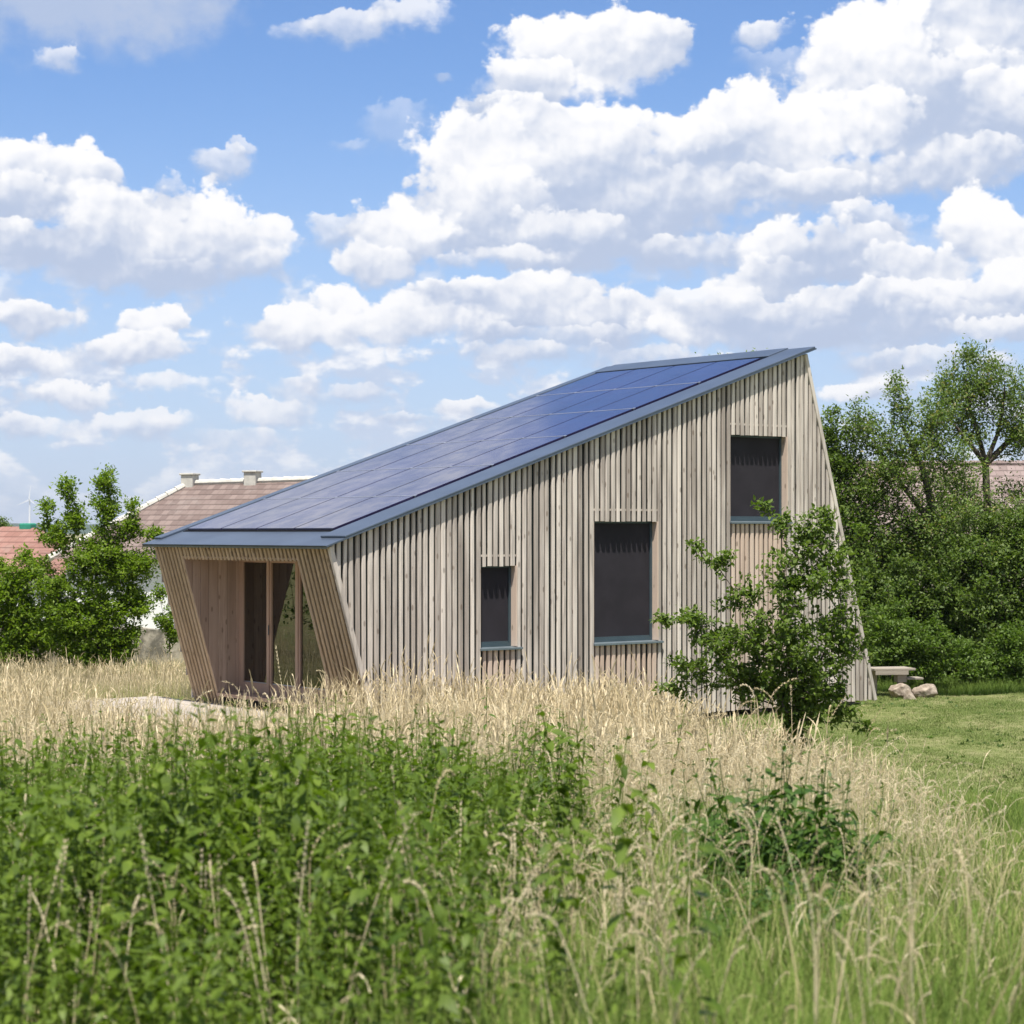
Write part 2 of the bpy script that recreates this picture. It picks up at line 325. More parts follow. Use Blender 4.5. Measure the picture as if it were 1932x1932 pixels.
M['straw_blade'] = grassmat('half_dry_grass', (.09, .14, .025), ((.24, .29, .075), (.56, .49, .25), (.14, .23, .04)))
M['green_blade'] = grassmat('green_grass', (.05, .10, .014), ((.11, .185, .026), (.23, .285, .065), (.42, .38, .17)))
M['lawn_blade'] = grassmat('lawn_grass', (.13, .20, .035), ((.17, .22, .065), (.30, .32, .13), (.44, .38, .22)))

# ------------------------------------------------------------------ object helpers
COL = sc.collection
def tag(o, label=None, cat=None, group=None, kind=None):
    if label: o['label'] = label
    if cat: o['category'] = cat
    if group: o['group'] = group
    if kind: o['kind'] = kind
    return o
def empty(name, loc, rz=0.0, **kw):
    o = bpy.data.objects.new(name, None); COL.objects.link(o); o.location = loc; o.rotation_euler = (0, 0, rz); o.empty_display_size = .3
    return tag(o, **kw)
def mk(name, V, Fc, material, parent=None, smooth=False, attrs=None, loc=None):
    """mesh from uniform face array"""
    me = bpy.data.meshes.new(name); V = np.asarray(V, np.float32)
    if isinstance(Fc, np.ndarray):
        k = Fc.shape[1]; nf = len(Fc)
        me.vertices.add(len(V)); me.vertices.foreach_set('co', V.ravel())
        me.loops.add(nf * k); me.loops.foreach_set('vertex_index', Fc.astype(np.int32).ravel())
        me.polygons.add(nf); me.polygons.foreach_set('loop_start', np.arange(0, nf * k, k, dtype=np.int32))
        try: me.polygons.foreach_set('loop_total', np.full(nf, k, dtype=np.int32))
        except Exception: pass
        me.update(calc_edges=True)
    else:
        me.from_pydata([tuple(map(float, v)) for v in V], [], Fc); me.update()
    if smooth: me.polygons.foreach_set('use_smooth', np.ones(len(me.polygons), bool))
    for k_, a in (attrs or {}).items():
        at = me.attributes.new(k_, 'FLOAT', 'POINT'); at.data.foreach_set('value', np.asarray(a, np.float32))
    me.materials.append(material)
    o = bpy.data.objects.new(name, me); COL.objects.link(o)
    if parent is not None: o.parent = parent
    if loc is not None: o.location = loc
    return o
class MB:
    def __init__(s): s.V = []; s.Fc = []; s.r = []; s.w = []
    def poly(s, pts, rnd=.5, warm=0):
        n = len(s.V); s.V += [tuple(p) for p in pts]; s.Fc.append(tuple(range(n, n + len(pts)))); s.r += [rnd] * len(pts); s.w += [warm] * len(pts)
    def hexa(s, b4, t4, rnd=.5, warm=0):
        """bottom 4 (counter-clockwise seen from above), top 4"""
        n = len(s.V); s.V += [tuple(p) for p in b4] + [tuple(p) for p in t4]
        s.Fc += [(n+3, n+2, n+1, n), (n+4, n+5, n+6, n+7)] + [(n+i, n+(i+1) % 4, n+4+(i+1) % 4, n+4+i) for i in range(4)]
        s.r += [rnd] * 8; s.w += ([warm] * 8 if not hasattr(warm, '__len__') else list(warm))
    def prism(s, b, t, rnd=.5, warm0=0, warm1=0):
        k = len(b); n = len(s.V); s.V += [tuple(p) for p in b] + [tuple(p) for p in t]
        s.Fc += [tuple(n + k - 1 - i for i in range(k)), tuple(n + k + i for i in range(k))] + [(n+i, n+(i+1) % k, n+k+(i+1) % k, n+k+i) for i in range(k)]
        s.r += [rnd] * (2 * k); s.w += [warm0] * k + [warm1] * k
    def box(s, x0, x1, y0, y1, z0, z1, rnd=.5, warm=0):
        q = [(x0, y0), (x1, y0), (x1, y1), (x0, y1)]
        s.hexa([(a, b, z0) for a, b in q], [(a, b, z1) for a, b in q], rnd, warm)
    def cyl(s, p, q, r0, r1, n=10, rnd=.5):
        p = np.array(p, float); q = np.array(q, float); d = (q - p) / np.linalg.norm(q - p)
        a = np.cross(d, (0, 0, 1) if abs(d[2]) < .9 else (1, 0, 0)); a /= np.linalg.norm(a); c = np.cross(d, a)
        ring = lambda o, r: [o + r * (cos(2*pi*i/n) * a + sin(2*pi*i/n) * c) for i in range(n)]
        s.prism(ring(p, r0), ring(q, r1), rnd)
    def build(s, name, m, parent=None, bevel=0, **kw):
        o = mk(name, np.array(s.V), s.Fc, m, parent, attrs={'rnd': s.r, 'warm': s.w}, **kw)
        if bevel:
            bv = o.modifiers.new('bevel', 'BEVEL'); bv.width = bevel; bv.segments = 2; bv.limit_method = 'ANGLE'
        return o
def at(px, py, Y): return np.array([(px - CX) / F * Y, Y, CAMZ + (HZ - py) / F * Y])

# ------------------------------------------------------------------ ground
def gz(x, y):
    x = np.asarray(x, float); y = np.asarray(y, float)
    t_ = np.clip((27.0 - y), 0, 60)
    base = -0.09 + .074 * t_ * (t_ / (t_ + 2.5)) * 1.12
    return base + .05 * np.sin(x * .7 + 1.3) * np.sin(y * .55) + .025 * np.sin(x * 2.1 + y * 1.3)
def xb(y):   # edge between the meadow and the mown lawn
    return np.interp(y, [2, 6, 10, 16, 22, 27, 30, 33, 40, 60], [1.8, 2.2, 2.7, 3.4, 3.75, 3.4, 2.7, 2.3, 2.6, 3.0])
xs = np.concatenate([[-9000, -3000, -900, -300, -120, -60], np.arange(-36, 36.1, .4), [60, 120, 300, 900, 3000, 9000]])
ys = np.concatenate([[-3000, -600, -100, -30, -8], np.arange(-3, 62, .4), [70, 90, 130, 200, 400, 900, 2500, 6000, 12000]])
GX, GY = np.meshgrid(xs, ys); GZ = gz(GX, np.clip(GY, -4, 1e9))
V = np.stack([GX, GY, GZ], -1).reshape(-1, 3); nx, ny = len(xs), len(ys)
ii = (np.arange(ny - 1)[:, None] * nx + np.arange(nx - 1)[None]).ravel()
Fc = np.stack([ii, ii + 1, ii + nx + 1, ii + nx], -1)
lawn = 1 / (1 + np.exp(-(GX - xb(GY)) / .25)) * (GY < 44)
m, t, b = mat('ground_soil_grass', .95, .1)
o = t.obj(); n1 = t.noise(o, .9, 6, .6)[0]; n2 = t.noise(o, 14, 5, .65)[0]; n3 = t.noise(o, .25, 3, .5)[0]
mead = t.mix(t.ramp(n2, .35, .65), (.13, .12, .05), (.30, .26, .13)); mead = t.mix(t.ramp(n1, .45, .6, 0, .6), mead, (.10, .14, .035))
lw = t.mix(t.ramp(n2, .35, .65), (.095, .125, .035), (.21, .22, .085)); lw = t.mix(t.ramp(n1, .42, .6, 0, .6), lw, (.27, .245, .13))
t.inp(b, 0, t.mix(t.attr('lawn'), mead, lw)); bump(t, b, n2, .6, .03)
g = mk('ground', V, Fc, m, smooth=True, attrs={'lawn': lawn.ravel()}); tag(g, kind='structure')

# the air: pale even haze round everything up to the hills
hzm = bpy.data.materials.new('air_haze'); hzm.use_nodes = True; t = NT(hzm.node_tree); t.n.clear()
pv = t.new('ShaderNodeVolumePrincipled'); pv.inputs['Color'].default_value = (.86, .92, 1, 1); pv.inputs['Density'].default_value = 0.8e-4; pv.inputs['Anisotropy'].default_value = .2
t.l.new(pv.outputs[0], t.new('ShaderNodeOutputMaterial').inputs['Volume'])
q_ = [(-9400, -3400), (9400, -3400), (9400, 12600), (-9400, 12600)]
hz_o = mk('haze', [(a, b_, -6) for a, b_ in q_] + [(a, b_, 190) for a, b_ in q_], [(3, 2, 1, 0), (4, 5, 6, 7)] + [(i, (i+1) % 4, 4+(i+1) % 4, 4+i) for i in range(4)], hzm); tag(hz_o, kind='stuff', label='pale summer haze in the air', cat='haze')
# far hills
M['hill'] = simple('far_wood', (.035, .06, .035), 1, .05, 0, .3, .004)
hx = np.linspace(-2600, 2600, 90); hh = 34 + 10 * np.sin(hx * .0021) + 6 * np.sin(hx * .0073 + 1) + 3 * np.sin(hx * .02)
V = []; Fq = []
for j, (dy, k) in enumerate([(0, 0), (250, .7), (600, 1.0), (1200, .9), (1800, 0)]):
    for i, x in enumerate(hx): V.append((x, 4300 + dy, -3 + (hh[i] + 3) * k))
n = len(hx)
Fq = np.array([(j*n+i, j*n+i+1, (j+1)*n+i+1, (j+1)*n+i) for j in range(4) for i in range(n-1)])
tag(mk('hills', V, Fq, M['hill'], smooth=True), kind='structure')

# ------------------------------------------------------------------ the timber house
L_, W_, H0, H1, K = 11.641, 5.645, 3.0346, 6.5924, 0.2917
S0, S1 = -K * H0, L_ - K * H1
SL = (H1 - H0) / (S1 - S0); PIT = atan(SL)
rz_ = lambda s: H0 + (s - S0) * SL
house = empty('timber_house', (-2.1311, 32.2, 0), YAW, label='slanting timber slat house with a steep solar panel roof, standing in tall dry grass', cat='house')
WIN = [(2.08, 2.80, 1.33, 2.66), (4.51, 5.95, 1.33, 3.40), (7.74, 9.17, 3.42, 4.975)]
OP = (1.02, 4.68, .42, 2.76)      # porch opening: T0, T1, z0, z1
XD = .30                          # plane of the glazed doors
# -- core walls (dark membrane) with real openings
c = MB(); q = .052
def side_poly(T, pts): c.poly([(a, T, z) for a, z in pts])
bz = .10; top = lambda s: rz_(s) - .05
side_poly(q, [(-K*bz+q, bz), (2.06, bz), (2.06, top(2.06)), (S0+q, H0-.05)])
prev = None
edges = [(2.06, 2.82), (4.49, 5.97), (7.72, 9.19)]
for i, ((a, b_), wv) in enumerate(zip(edges, WIN)):
    side_poly(q, [(a, bz), (b_, bz), (b_, wv[2] - .02), (a, wv[2] - .02)])
    side_poly(q, [(a, wv[3] + .01), (b_, wv[3] + .01), (b_, top(b_)), (a, top(a))])
    if i < 2: side_poly(q, [(b_, bz), (edges[i+1][0], bz), (edges[i+1][0], top(edges[i+1][0])), (b_, top(b_))])
    for f_ in [[(a, wv[2]-.02), (a, wv[3]+.01)], [(b_, wv[3]+.01), (b_, wv[2]-.02)], [(a, wv[3]+.01), (b_, wv[3]+.01)], [(b_, wv[2]-.02), (a, wv[2]-.02)]]:
        c.poly([(f_[0][0], q, f_[0][1]), (f_[1][0], q, f_[1][1]), (f_[1][0], q + .25, f_[1][1]), (f_[0][0], q + .25, f_[0][1])])
    c.poly([(a, q + .24, wv[2]-.02), (b_, q + .24, wv[2]-.02), (b_, q + .24, wv[3]+.01), (a, q + .24, wv[3]+.01)])
side_poly(q, [(9.19, bz), (L_-q-K*bz, bz), (S1-q, H1-.06), (9.19, top(9.19))])
side_poly(W_-q, [(-K*bz+q, bz), (S0+q, H0-.05), (S1-q, H1-.06), (L_-q-K*bz, bz)])
c.poly([(L_-q-K*bz, q, bz), (L_-q-K*bz, W_-q, bz), (S1-q, W_-q, H1-.06), (S1-q, q, H1-.06)])
c.poly([(-K*bz+q, q, bz), (L_-q, q, bz), (L_-q, W_-q, bz), (-K*bz+q, W_-q, bz)])
fx = lambda z: -K * z + q
def front_poly(t0, t1, z0, z1): c.poly([(fx(z0), t0, z0), (fx(z0), t1, z0), (fx(z1), t1, z1), (fx(z1), t0, z1)])
front_poly(q, OP[0]-.03, bz, H0-.05); front_poly(OP[1]+.03, W_-q, bz, H0-.05); front_poly(OP[0]-.03, OP[1]+.03, OP[3]+.02, H0-.05); front_poly(OP[0]-.03, OP[1]+.03, bz, OP[2]-.06)
c.build('wall_core', M['membrane'], house)
# interior room behind the doors
r_ = MB(); r_.poly([(4.2, .4, .4), (4.2, 5.2, .4), (4.2, 5.2, 3.9), (4.2, .4, 3.9)]); r_.poly([(.36, .4, .42), (4.2, .4, .42), (4.2, 5.2, .42), (.36, 5.2, .42)])
r_.poly([(.36, 5.2, .42), (4.2, 5.2, .42), (4.2, 5.2, 4.0), (.36, 5.2, 2.9)]); r_.poly([(.36, .4, .42), (4.2, .4, .42), (4.2, .4, 4.0), (.36, .4, 2.9)])
r_.build('room_lining', M['interior'], house)

# -- slats
def slat(mb, base, top_, side, out, w, dpt, rnd, w0=0, w1=0):
    """a board of rounded section from base to top_; side = width direction, out = outward direction"""
    base, top_, side, out = [np.array(v, float) for v in (base, top_, side, out)]
    h = w / 2; ch = .009
    prof = [(-h, 0), (-h, dpt - ch), (-h + ch, dpt), (h - ch, dpt), (h, dpt - ch), (h, 0)]
    j = R.normal(0, .0045); lean = R.normal(0, .006)
    B = [base + side * (a + j) + out * d_ for a, d_ in prof]; Tq = [top_ + side * (a + j + lean) + out * d_ for a, d_ in prof]
    mb.prism(B[::-1], Tq[::-1], rnd, w0, w1)
PITCH = .1195
sm = MB(); sw = .0750
trim = [v for (a, b_, z0, z1) in WIN for v in (a - .042, b_ + .072)]
s = S0 + .10
slots = []
anchors = [S0 + .085] + sorted(trim) + [L_ - .06]
for a, b_ in zip(anchors[:-1], anchors[1:]):
    n = max(1, int(round((b_ - a) / PITCH))); slots += [a + (b_ - a) * i / n + R.normal(0, .0015) for i in range(n)]
for s in slots + [anchors[-1]]:
    rr = float(np.clip(R.normal(.5, .26), 0, 1))
    w = sw + R.normal(0, .0065)
    zt = rz_(s) - .035 - abs(R.normal(0, .004)) if s < S1 - .02 else (L_ - s) / K - .10
    zb = 0.0 + R.normal(0, .006) if s > .07 else (-s) / K + .11
    if s > S1 - .02: zt = min(zt, rz_(S1) - .05)
    if s > S1 - .15 and zt > rz_(s) - .05: zt = rz_(s) - .05
    segs = [(zb, zt, 0, 0)]
    for wi, (a, b_, z0, z1) in enumerate(WIN):
        if a - .01 < s < b_ + .035:
            segs = [(zb, z0 - .055, .15 + .2 * (wi > 0), .85), (z1 + R.normal(0, .003), zt, 0, .0)]
    for (za, zc, w0, w1) in segs:
        if zc - za > .08: slat(sm, (s, .046, za), (s, .046, zc), (1, 0, 0), (0, -1, 0), w, .034, rr, w0, w1)
# battens glimpsed behind the lintel slats, and a few lone ones
bt = [(2.04, 2.86, 2.83), (4.45, 6.0, 3.60), (7.68, 9.24, 5.17), (1.0, 1.75, 3.02 - .2)]
sm.build('slat_cladding', M['slat'], house)
for a, b_, z in bt[:3]:
    bm_ = MB(); bm_.box(a, b_, .036, .051, z - .018, z + .018, .30); bm_.build('batten', M['slat'], house)
# corner boards on the two leaning edges
for (sa, za, sb, zb_) in [(.045, 0.0, S0 + .045, H0 - .04), (L_ - .045, 0.0, S1 - .045, H1 - .07)]:
    dv = np.array([sb - sa, 0, zb_ - za]); dv /= np.linalg.norm(dv); sd = np.array([dv[2], 0, -dv[0]])
    cb = MB(); slat(cb, (sa, .05, za), (sb, .05, zb_), sd, (0, -1, 0), .085, .060, .62)
    cb.build('corner_board', M['slat'], house)
# front slats (lean with the wall)
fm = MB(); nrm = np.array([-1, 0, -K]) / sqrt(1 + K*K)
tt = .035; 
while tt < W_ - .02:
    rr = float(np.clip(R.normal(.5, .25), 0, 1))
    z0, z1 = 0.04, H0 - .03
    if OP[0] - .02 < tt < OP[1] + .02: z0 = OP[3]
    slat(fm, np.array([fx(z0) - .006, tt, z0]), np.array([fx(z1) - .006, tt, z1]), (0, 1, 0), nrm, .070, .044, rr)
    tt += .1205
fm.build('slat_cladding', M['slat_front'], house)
# back and far side cladding
bk = MB(); tt = .05
while tt < W_:
    slat(bk, (L_ - q, tt, 0), (S1 - q, tt, H1 - .08), (0, -1, 0), -nrm, .084, .04, float(R.random())); tt += .12
s = S0 + .1
while s < L_ - .05:
    zt = rz_(s) - .04 if s < S1 - .05 else (L_ - s) / K - .1; zb = 0 if s > 0 else -s / K + .05
    if zt > zb + .1: slat(bk, (s, W_ - .042, zb), (s, W_ - .042, zt), (1, 0, 0), (0, 1, 0), .084, .042, float(R.random()))
    s += .12
bk.build('slat_cladding', M['slat'], house)
# feet
for s in (.6, 3.3, 6.0, 8.7, 11.2):
    for tt in (.4, 2.8, 5.2):
        ft = MB(); ft.box(s - .12, s + .12, tt - .12, tt + .12, -.35, bz + .01); ft.build('foundation_block', M['stone'], house)

# -- windows
for (a, b_, z0, z1) in WIN:
    wf = MB(); d0, d1 = .135, .20; th = .045
    wf.box(a, b_, d0, d1, z0, z0 + .055); wf.box(b_ - th, b_, d0, d1, z0 + .055, z1); wf.box(a, a + th, d0, d1, z0 + .055, z1); wf.box(a + th, b_ - th, d0, d1, z1 - .03, z1)
    wo = wf.build('window', M['metal_dark'], house)
    scn = MB(); scn.box(a + th, b_ - th, .160, .170, z0 + .085, z1 - .03); scn.build('screen', M['screen'], wo)
    rl = MB(); rl.box(a + th, b_ - th, .150, .172, z0 + .055, z0 + .085); rl.build('bottom_rail', M['metal_dark'], wo)
    sl_ = MB(); sl_.hexa([(a - .02, -.035, z0 - .05), (b_ + .12, -.035, z0 - .05), (b_ + .12, .2, z0 - .02), (a - .02, .2, z0 - .02)],
                         [(a - .02, -.035, z0 - .018), (b_ + .12, -.035, z0 - .018), (b_ + .12, .2, z0 + .002), (a - .02, .2, z0 + .002)])
    sl_.build('sill', M['sill'], wo)
    rv = MB(); rv.box(b_ + .002, b_ + .03, .004, .22, z0, z1, .9, .8); rv.build('reveal', M['slat'], wo)
    rv = MB(); rv.box(a - .03, a - .002, .016, .22, z0, z1, .4, .5); rv.build('reveal', M['slat'], wo)

# -- porch
pw = MB(); zt = OP[3] + .015
y0 = OP[1]
zlist = [.40, zt]
s = -K * zt
edges_ = [s + .02]
while edges_[-1] < XD: edges_.append(edges_[-1] + R.uniform(.13, .20))
edges_[-1] = XD + .04
for a, b_ in zip(edges_[:-1], edges_[1:]):
    zb0, zb1 = max(.40, -a / K + .02), max(.40, -b_ / K + .02)
    aa, bb = a + .003, b_ - .003
    pw.hexa([(aa, y0, zb0), (bb, y0, zb1), (bb, y0 + .024, zb1), (aa, y0 + .024, zb0)], [(aa, y0, zt), (bb, y0, zt), (bb, y0 + .024, zt), (aa, y0 + .024, zt)], float(R.random()))
# right-hand cheek and the edge boards that line the opening
pw.build('porch_wall', M['plank'], house); pw = MB()
pw.hexa([(-K*.4, OP[0]-.024, .4), (XD+.04, OP[0]-.024, .4), (XD+.04, OP[0], .4), (-K*.4, OP[0], .4)], [(-K*zt, OP[0]-.024, zt), (XD+.04, OP[0]-.024, zt), (XD+.04, OP[0], zt), (-K*zt, OP[0], zt)], .5)
pw.build('porch_wall', M['plank'], house)
pc = MB(); pc.box(-K*zt + .01, XD + .05, OP[0] - .02, OP[1] + .02, zt, zt + .03); pc.build('porch_ceiling', M['plank'], house)
pf = MB(); pf.box(-K*.42 - .02, XD + .05, OP[0] - .02, OP[1] + .02, .36, .42); pf.build('threshold', M['frame_wood'], house)
leaf_edges = [(4.68, 3.69), (3.69, 2.77), (2.77, 1.85), (1.85, 1.02)]
for i, (t1, t0) in enumerate(leaf_edges):
    fm2 = MB(); a = .10 if i else .14; l1 = t1 - (.075 if i else .13); l0 = t0 + .075; za, zb_ = .425, zt - .002
    fm2.box(XD, XD+.07, l1, t1 - .003, za, zb_, .3); fm2.box(XD, XD+.07, t0 + .003, l0, za, zb_, .7)
    fm2.box(XD+.002, XD+.068, l0, l1, za, .60, .5); fm2.box(XD+.002, XD+.068, l0, l1, 2.69, zb_, .4)
    if i: fm2.box(XD-.018, XD-.001, t1 - .035, t1 + .03, za, zb_, .8)
    dr = fm2.build('glazed_door', M['frame_wood'], house)
    gl_ = MB(); gl_.box(XD+.030, XD+.036, l0 + .001, l1 - .001, .601, 2.689); gl_.build('glass', M['glass'], dr)
    bd = MB(); bd.box(XD+.024, XD+.029, l0 + .002, l1 - .002, .602, .618); bd.build('glazing_bead', M['seam'], dr)
    if i == 0:
        bl = MB(); bl.box(XD+.055, XD+.062, l0 + .002, l1 - .002, .602, 2.688); bl.build('blind', M['blind'], dr)
    if i == 1:
        bl = MB(); bl.box(XD+.16, XD+.17, l1 - .42, l1 + .1, .45, 2.8); bl.build('curtain', M['blind'], dr)
        hd = MB(); hd.cyl((XD-.03, l1 + .035, 1.45), (XD-.03, l1 + .035, 1.62), .009, .009); hd.build('handle', M['metal_dark'], dr)

# -- roof
e_s = np.array([cos(PIT), 0, sin(PIT)]); e_n = np.array([-sin(PIT), 0, cos(PIT)]); e_t = np.array([0, 1, 0])
org = np.array([S0, 0, H0])
RL = (S1 - S0) / cos(PIT)
def rp(a, t_, n_): return org + e_s * a + e_t * t_ + e_n * n_
def rbox(mb, a0, a1, t0, t1, n0, n1, rnd=.5):
    q4 = [(a0, t0), (a1, t0), (a1, t1), (a0, t1)]
    mb.hexa([rp(a, t_, n0) for a, t_ in q4], [rp(a, t_, n1) for a, t_ in q4], rnd)
A0, A1, TA, TB = -.10, RL + .16, -.085, W_ + .20
rf = MB(); rbox(rf, A0, A1, TA, TB, -.022, .004)
rf.poly([rp(A0, TA, .004), rp(A0, TB, .004), rp(A0, TB, -.05), rp(A0, TA, -.05)])
roof = rf.build('roof', M['metal'], house)
PA0 = (-.30 - S0) / cos(PIT); PA1 = (9.26 - S0) / cos(PIT); PT0, PT1 = .74, 5.44
fl_ = MB()
rbox(fl_, .27, A1 - .02, TA + .002, .62, .004, .042); fl_.V = [tuple(v) for v in fl_.V]
fl_.build('edge_flashing', M['metal'], roof, bevel=.012)
fl_ = MB(); rbox(fl_, .16, A1 - .02, 5.60, TB - .002, .004, .042); fl_.build('edge_flashing', M['metal'], roof, bevel=.012)
fl_ = MB(); rbox(fl_, PA1 + .07, A1 - .004, .622, 5.598, .004, .060); fl_.build('ridge_flashing', M['metal'], roof, bevel=.008)
dg = MB(); rbox(dg, PA0 - .035, PA1 + .04, PT0 - .09, PT1 + .10, .0045, .012); dg.build('panel_tray', M['black'], roof)
nr, nc = 6, 4; da = (PA1 - PA0) / nr; dt = (PT1 - PT0) / nc
for i in range(nr):
    for j in range(nc):
        p = MB(); rbox(p, PA0 + i * da + .012, PA0 + (i + 1) * da - .012, PT0 + j * dt + .019, PT0 + (j + 1) * dt - .019, .014, .050)
        p.build('solar_panel', M['solar'], roof)
for i in range(1, nr):
    p = MB(); rbox(p, PA0 + i * da - .0115, PA0 + i * da + .0115, PT0, PT1, .014, .053)
    for j in range(nc + 1):
        rbox(p, PA0 + i * da - .022, PA0 + i * da + .022, PT0 + j * dt - .03, PT0 + j * dt + .03, .0505, .056)
    p.build('panel_joint', M['seam'], roof)

# -- terrace deck in front of the porch
dk_ = empty('wooden_deck', (-2.1311, 32.2, 0), YAW, label='low pale board deck in front of the porch, half hidden by grass', cat='deck')
db = MB(); a = -2.55
while a < -.15:
    db.box(a, a + .135, .55, 6.9, .19, .222, float(R.random())); a += .142
db.build('deck_boards', M['deck'], dk_)
dj = MB()
for tt in (.7, 2.7, 4.8, 6.75):
    dj = MB(); dj.box(-2.5, -.15, tt - .05, tt + .05, -.15, .188); dj.build('joist', M['deck'], dk_)
dj = MB(); dj.box(-2.56, -2.52, .55, 6.9, .05, .188); dj.build('edge_board', M['deck'], dk_)

# ------------------------------------------------------------------ houses behind
def hip_house(name, label, ridge0, ridge1, run, ez, hipx, tile, wallm, yaw=0.0):
    """hip roof: ridge between two points, eaves 'run' to front and back, hips 'hipx' beyond the ridge ends"""
    r0, r1 = np.array(ridge0, float), np.array(ridge1, float)
    h = empty(name, (r0[0], r0[1], 0), 0, label=label, cat='house')
    rr = r0[2]; dx = r1 - r0; Lr = np.hypot(dx[0], dx[1]); h.rotation_euler = (0, 0, atan2(dx[1], dx[0]))
    z0, z1 = r0[2], r1[2]
    E = [(-hipx, -run, ez), (Lr + hipx, -run, ez), (Lr + hipx, run, ez), (-hipx, run, ez)]
    t_ = MB(); t_.poly([E[0], E[1], (Lr, 0, z1), (0, 0, z0)]); t_.poly([E[1], E[2], (Lr, 0, z1)]); t_.poly([E[2], E[3], (0, 0, z0), (Lr, 0, z1)]); t_.poly([E[3], E[0], (0, 0, z0)])
    t_.poly([E[3], E[2], E[1], E[0]])
    ro = t_.build('roof', tile, h)
    ov = .35
    wl = MB(); wl.box(-hipx + ov, Lr + hipx - ov, -run + ov, run - ov, -.4, ez - .003); wl.build('wall', wallm, h)
    return h, ro, Lr, E
ra = at(357, 913, 63); rb = at(760, 900, 60.5)
wh, wr, Lr, E = hip_house('white_house', 'white rendered house with brown tiled hip roof behind the leafy young tree', ra, rb, 4.0, 2.45, 2.4, M['tile'], M['render_white'])
# bumpy white mortared ridge and hip tiles
rt = MB()
def ridge_tiles(mb, p, q, r=.10, step=.36):
    p, q = np.array(p, float), np.array(q, float); L = np.linalg.norm(q - p); n = int(L / step); dv = (q - p) / L
    for i in range(n):
        mb.cyl(p + dv * i * step, p + dv * (i + 1.06) * step, r * 1.15, r * .85, 8, float(R.random()))
ridge_tiles(rt, (0, 0, ra[2] + .02), (Lr, 0, rb[2] + .02)); ridge_tiles(rt, E[0], (0, 0, ra[2] + .02))
ridge_tiles(rt, E[3], (0, 0, ra[2] + .02))
rt.build('ridge_tile', M['mortar'], wr)
def chim(px0, px1, ytop, Y, par, base, pz):
    a, b_ = at(px0, ytop, Y), at(px1, ytop, Y); wd = b_[0] - a[0]
    inv = par.matrix_basis.inverted() if False else None
    th = wh.rotation_euler[2]; cx_ = (a[0] + b_[0]) / 2 - wh.location.x; cy_ = Y - wh.location.y
    lx, ly = cos(th) * cx_ + sin(th) * cy_, 0.0
    m_ = MB(); m_.box(lx - wd/2, lx + wd/2, ly - wd/2, ly + wd/2, pz - .5, a[2] - .06); m_.box(lx - wd/2 - .04, lx + wd/2 + .04, ly - wd/2 - .04, ly + wd/2 + .04, a[2] - .06, a[2])
    m_.build('chimney', M['mortar'], wr, bevel=.015)
chim(346, 371, 893, 63, wr, 0, ra[2]); chim(466, 491, 888, 62.3, wr, 0, ra[2])
for k in range(4):
    lx = 3.9 + k * 2.6
    wn = MB(); wn.box(lx, lx + .8, -3.66, -3.6, 1.0, 2.1); wf_ = wn.build('window', M['render_white'], wh)
    pn = MB(); pn.box(lx + .06, lx + .74, -3.668, -3.661, 1.06, 2.04); pn.build('pane', M['dark_glass'], wf_)
ra = at(12, 990, 74); rb = at(60, 990, 73.5)
ra[2] = 3.42; rb[2] = 3.42; ra[0] -= .15
rh, rr_, Lr2, E2 = hip_house('red_roofed_house', 'low house with salmon red hip roof and green tin ridge cap at the left edge', ra, rb, 3.4, 1.75, 3.1, M['tile_red'], M['render_white'])
gt = MB(); gt.box(Lr2 - .42, Lr2 + .08, -.2, .2, 3.28, 3.54); gt.build('ridge_cap', M['green_tin'], rr_, bevel=.05)
# barn on the right
barn = empty('barn', tuple(at(1560, 1004, 64) * np.array([1, 1, 0])), radians(-4), label='long barn with greyish brown tiled roof behind the pear trees', cat='barn')
bt_ = MB(); zr, ze = 5.35, 2.9
bt_.poly([(0, -3.5, ze), (13, -3.5, ze), (13, 0, zr), (0, 0, zr)]); bt_.poly([(0, 3.5, ze), (0, 0, zr), (13, 0, zr), (13, 3.5, ze)]); bt_.poly([(0, -3.5, ze-.02), (0, 3.5, ze-.02), (13, 3.5, ze-.02), (13, -3.5, ze-.02)])
br_ = bt_.build('roof', M['tile_grey'], barn)
q_ = MB(); ridge_tiles(q_, (0, 0, zr), (13, 0, zr), .09, .4); q_.build('ridge_tile', M['tile_grey'], br_)
q_ = MB(); q_.box(.3, 12.7, -3.2, 3.2, -.4, ze - .03); q_.build('wall', M['gardenwall'], barn)
# garden wall
gw = MB(); p0 = at(-120, 1004, 47); p1 = at(470, 1004, 48.5)
N_ = 26
for i in range(N_):
    a = p0 + (p1 - p0) * i / N_; b_ = p0 + (p1 - p0) * (i + 1) / N_; h0 = .98 + .05 * sin(i * 1.3) - .0; h1 = .98 + .05 * sin((i + 1) * 1.3)
    gw.hexa([(a[0], a[1], -.3), (b_[0], b_[1], -.3), (b_[0], b_[1] + .35, -.3), (a[0], a[1] + .35, -.3)], [(a[0], a[1], h0), (b_[0], b_[1], h1), (b_[0], b_[1] + .35, h1), (a[0], a[1] + .35, h0)])
tag(gw.build('garden_wall', M['gardenwall']), 'low stained plaster garden wall between the dry meadow and the white house', 'wall')

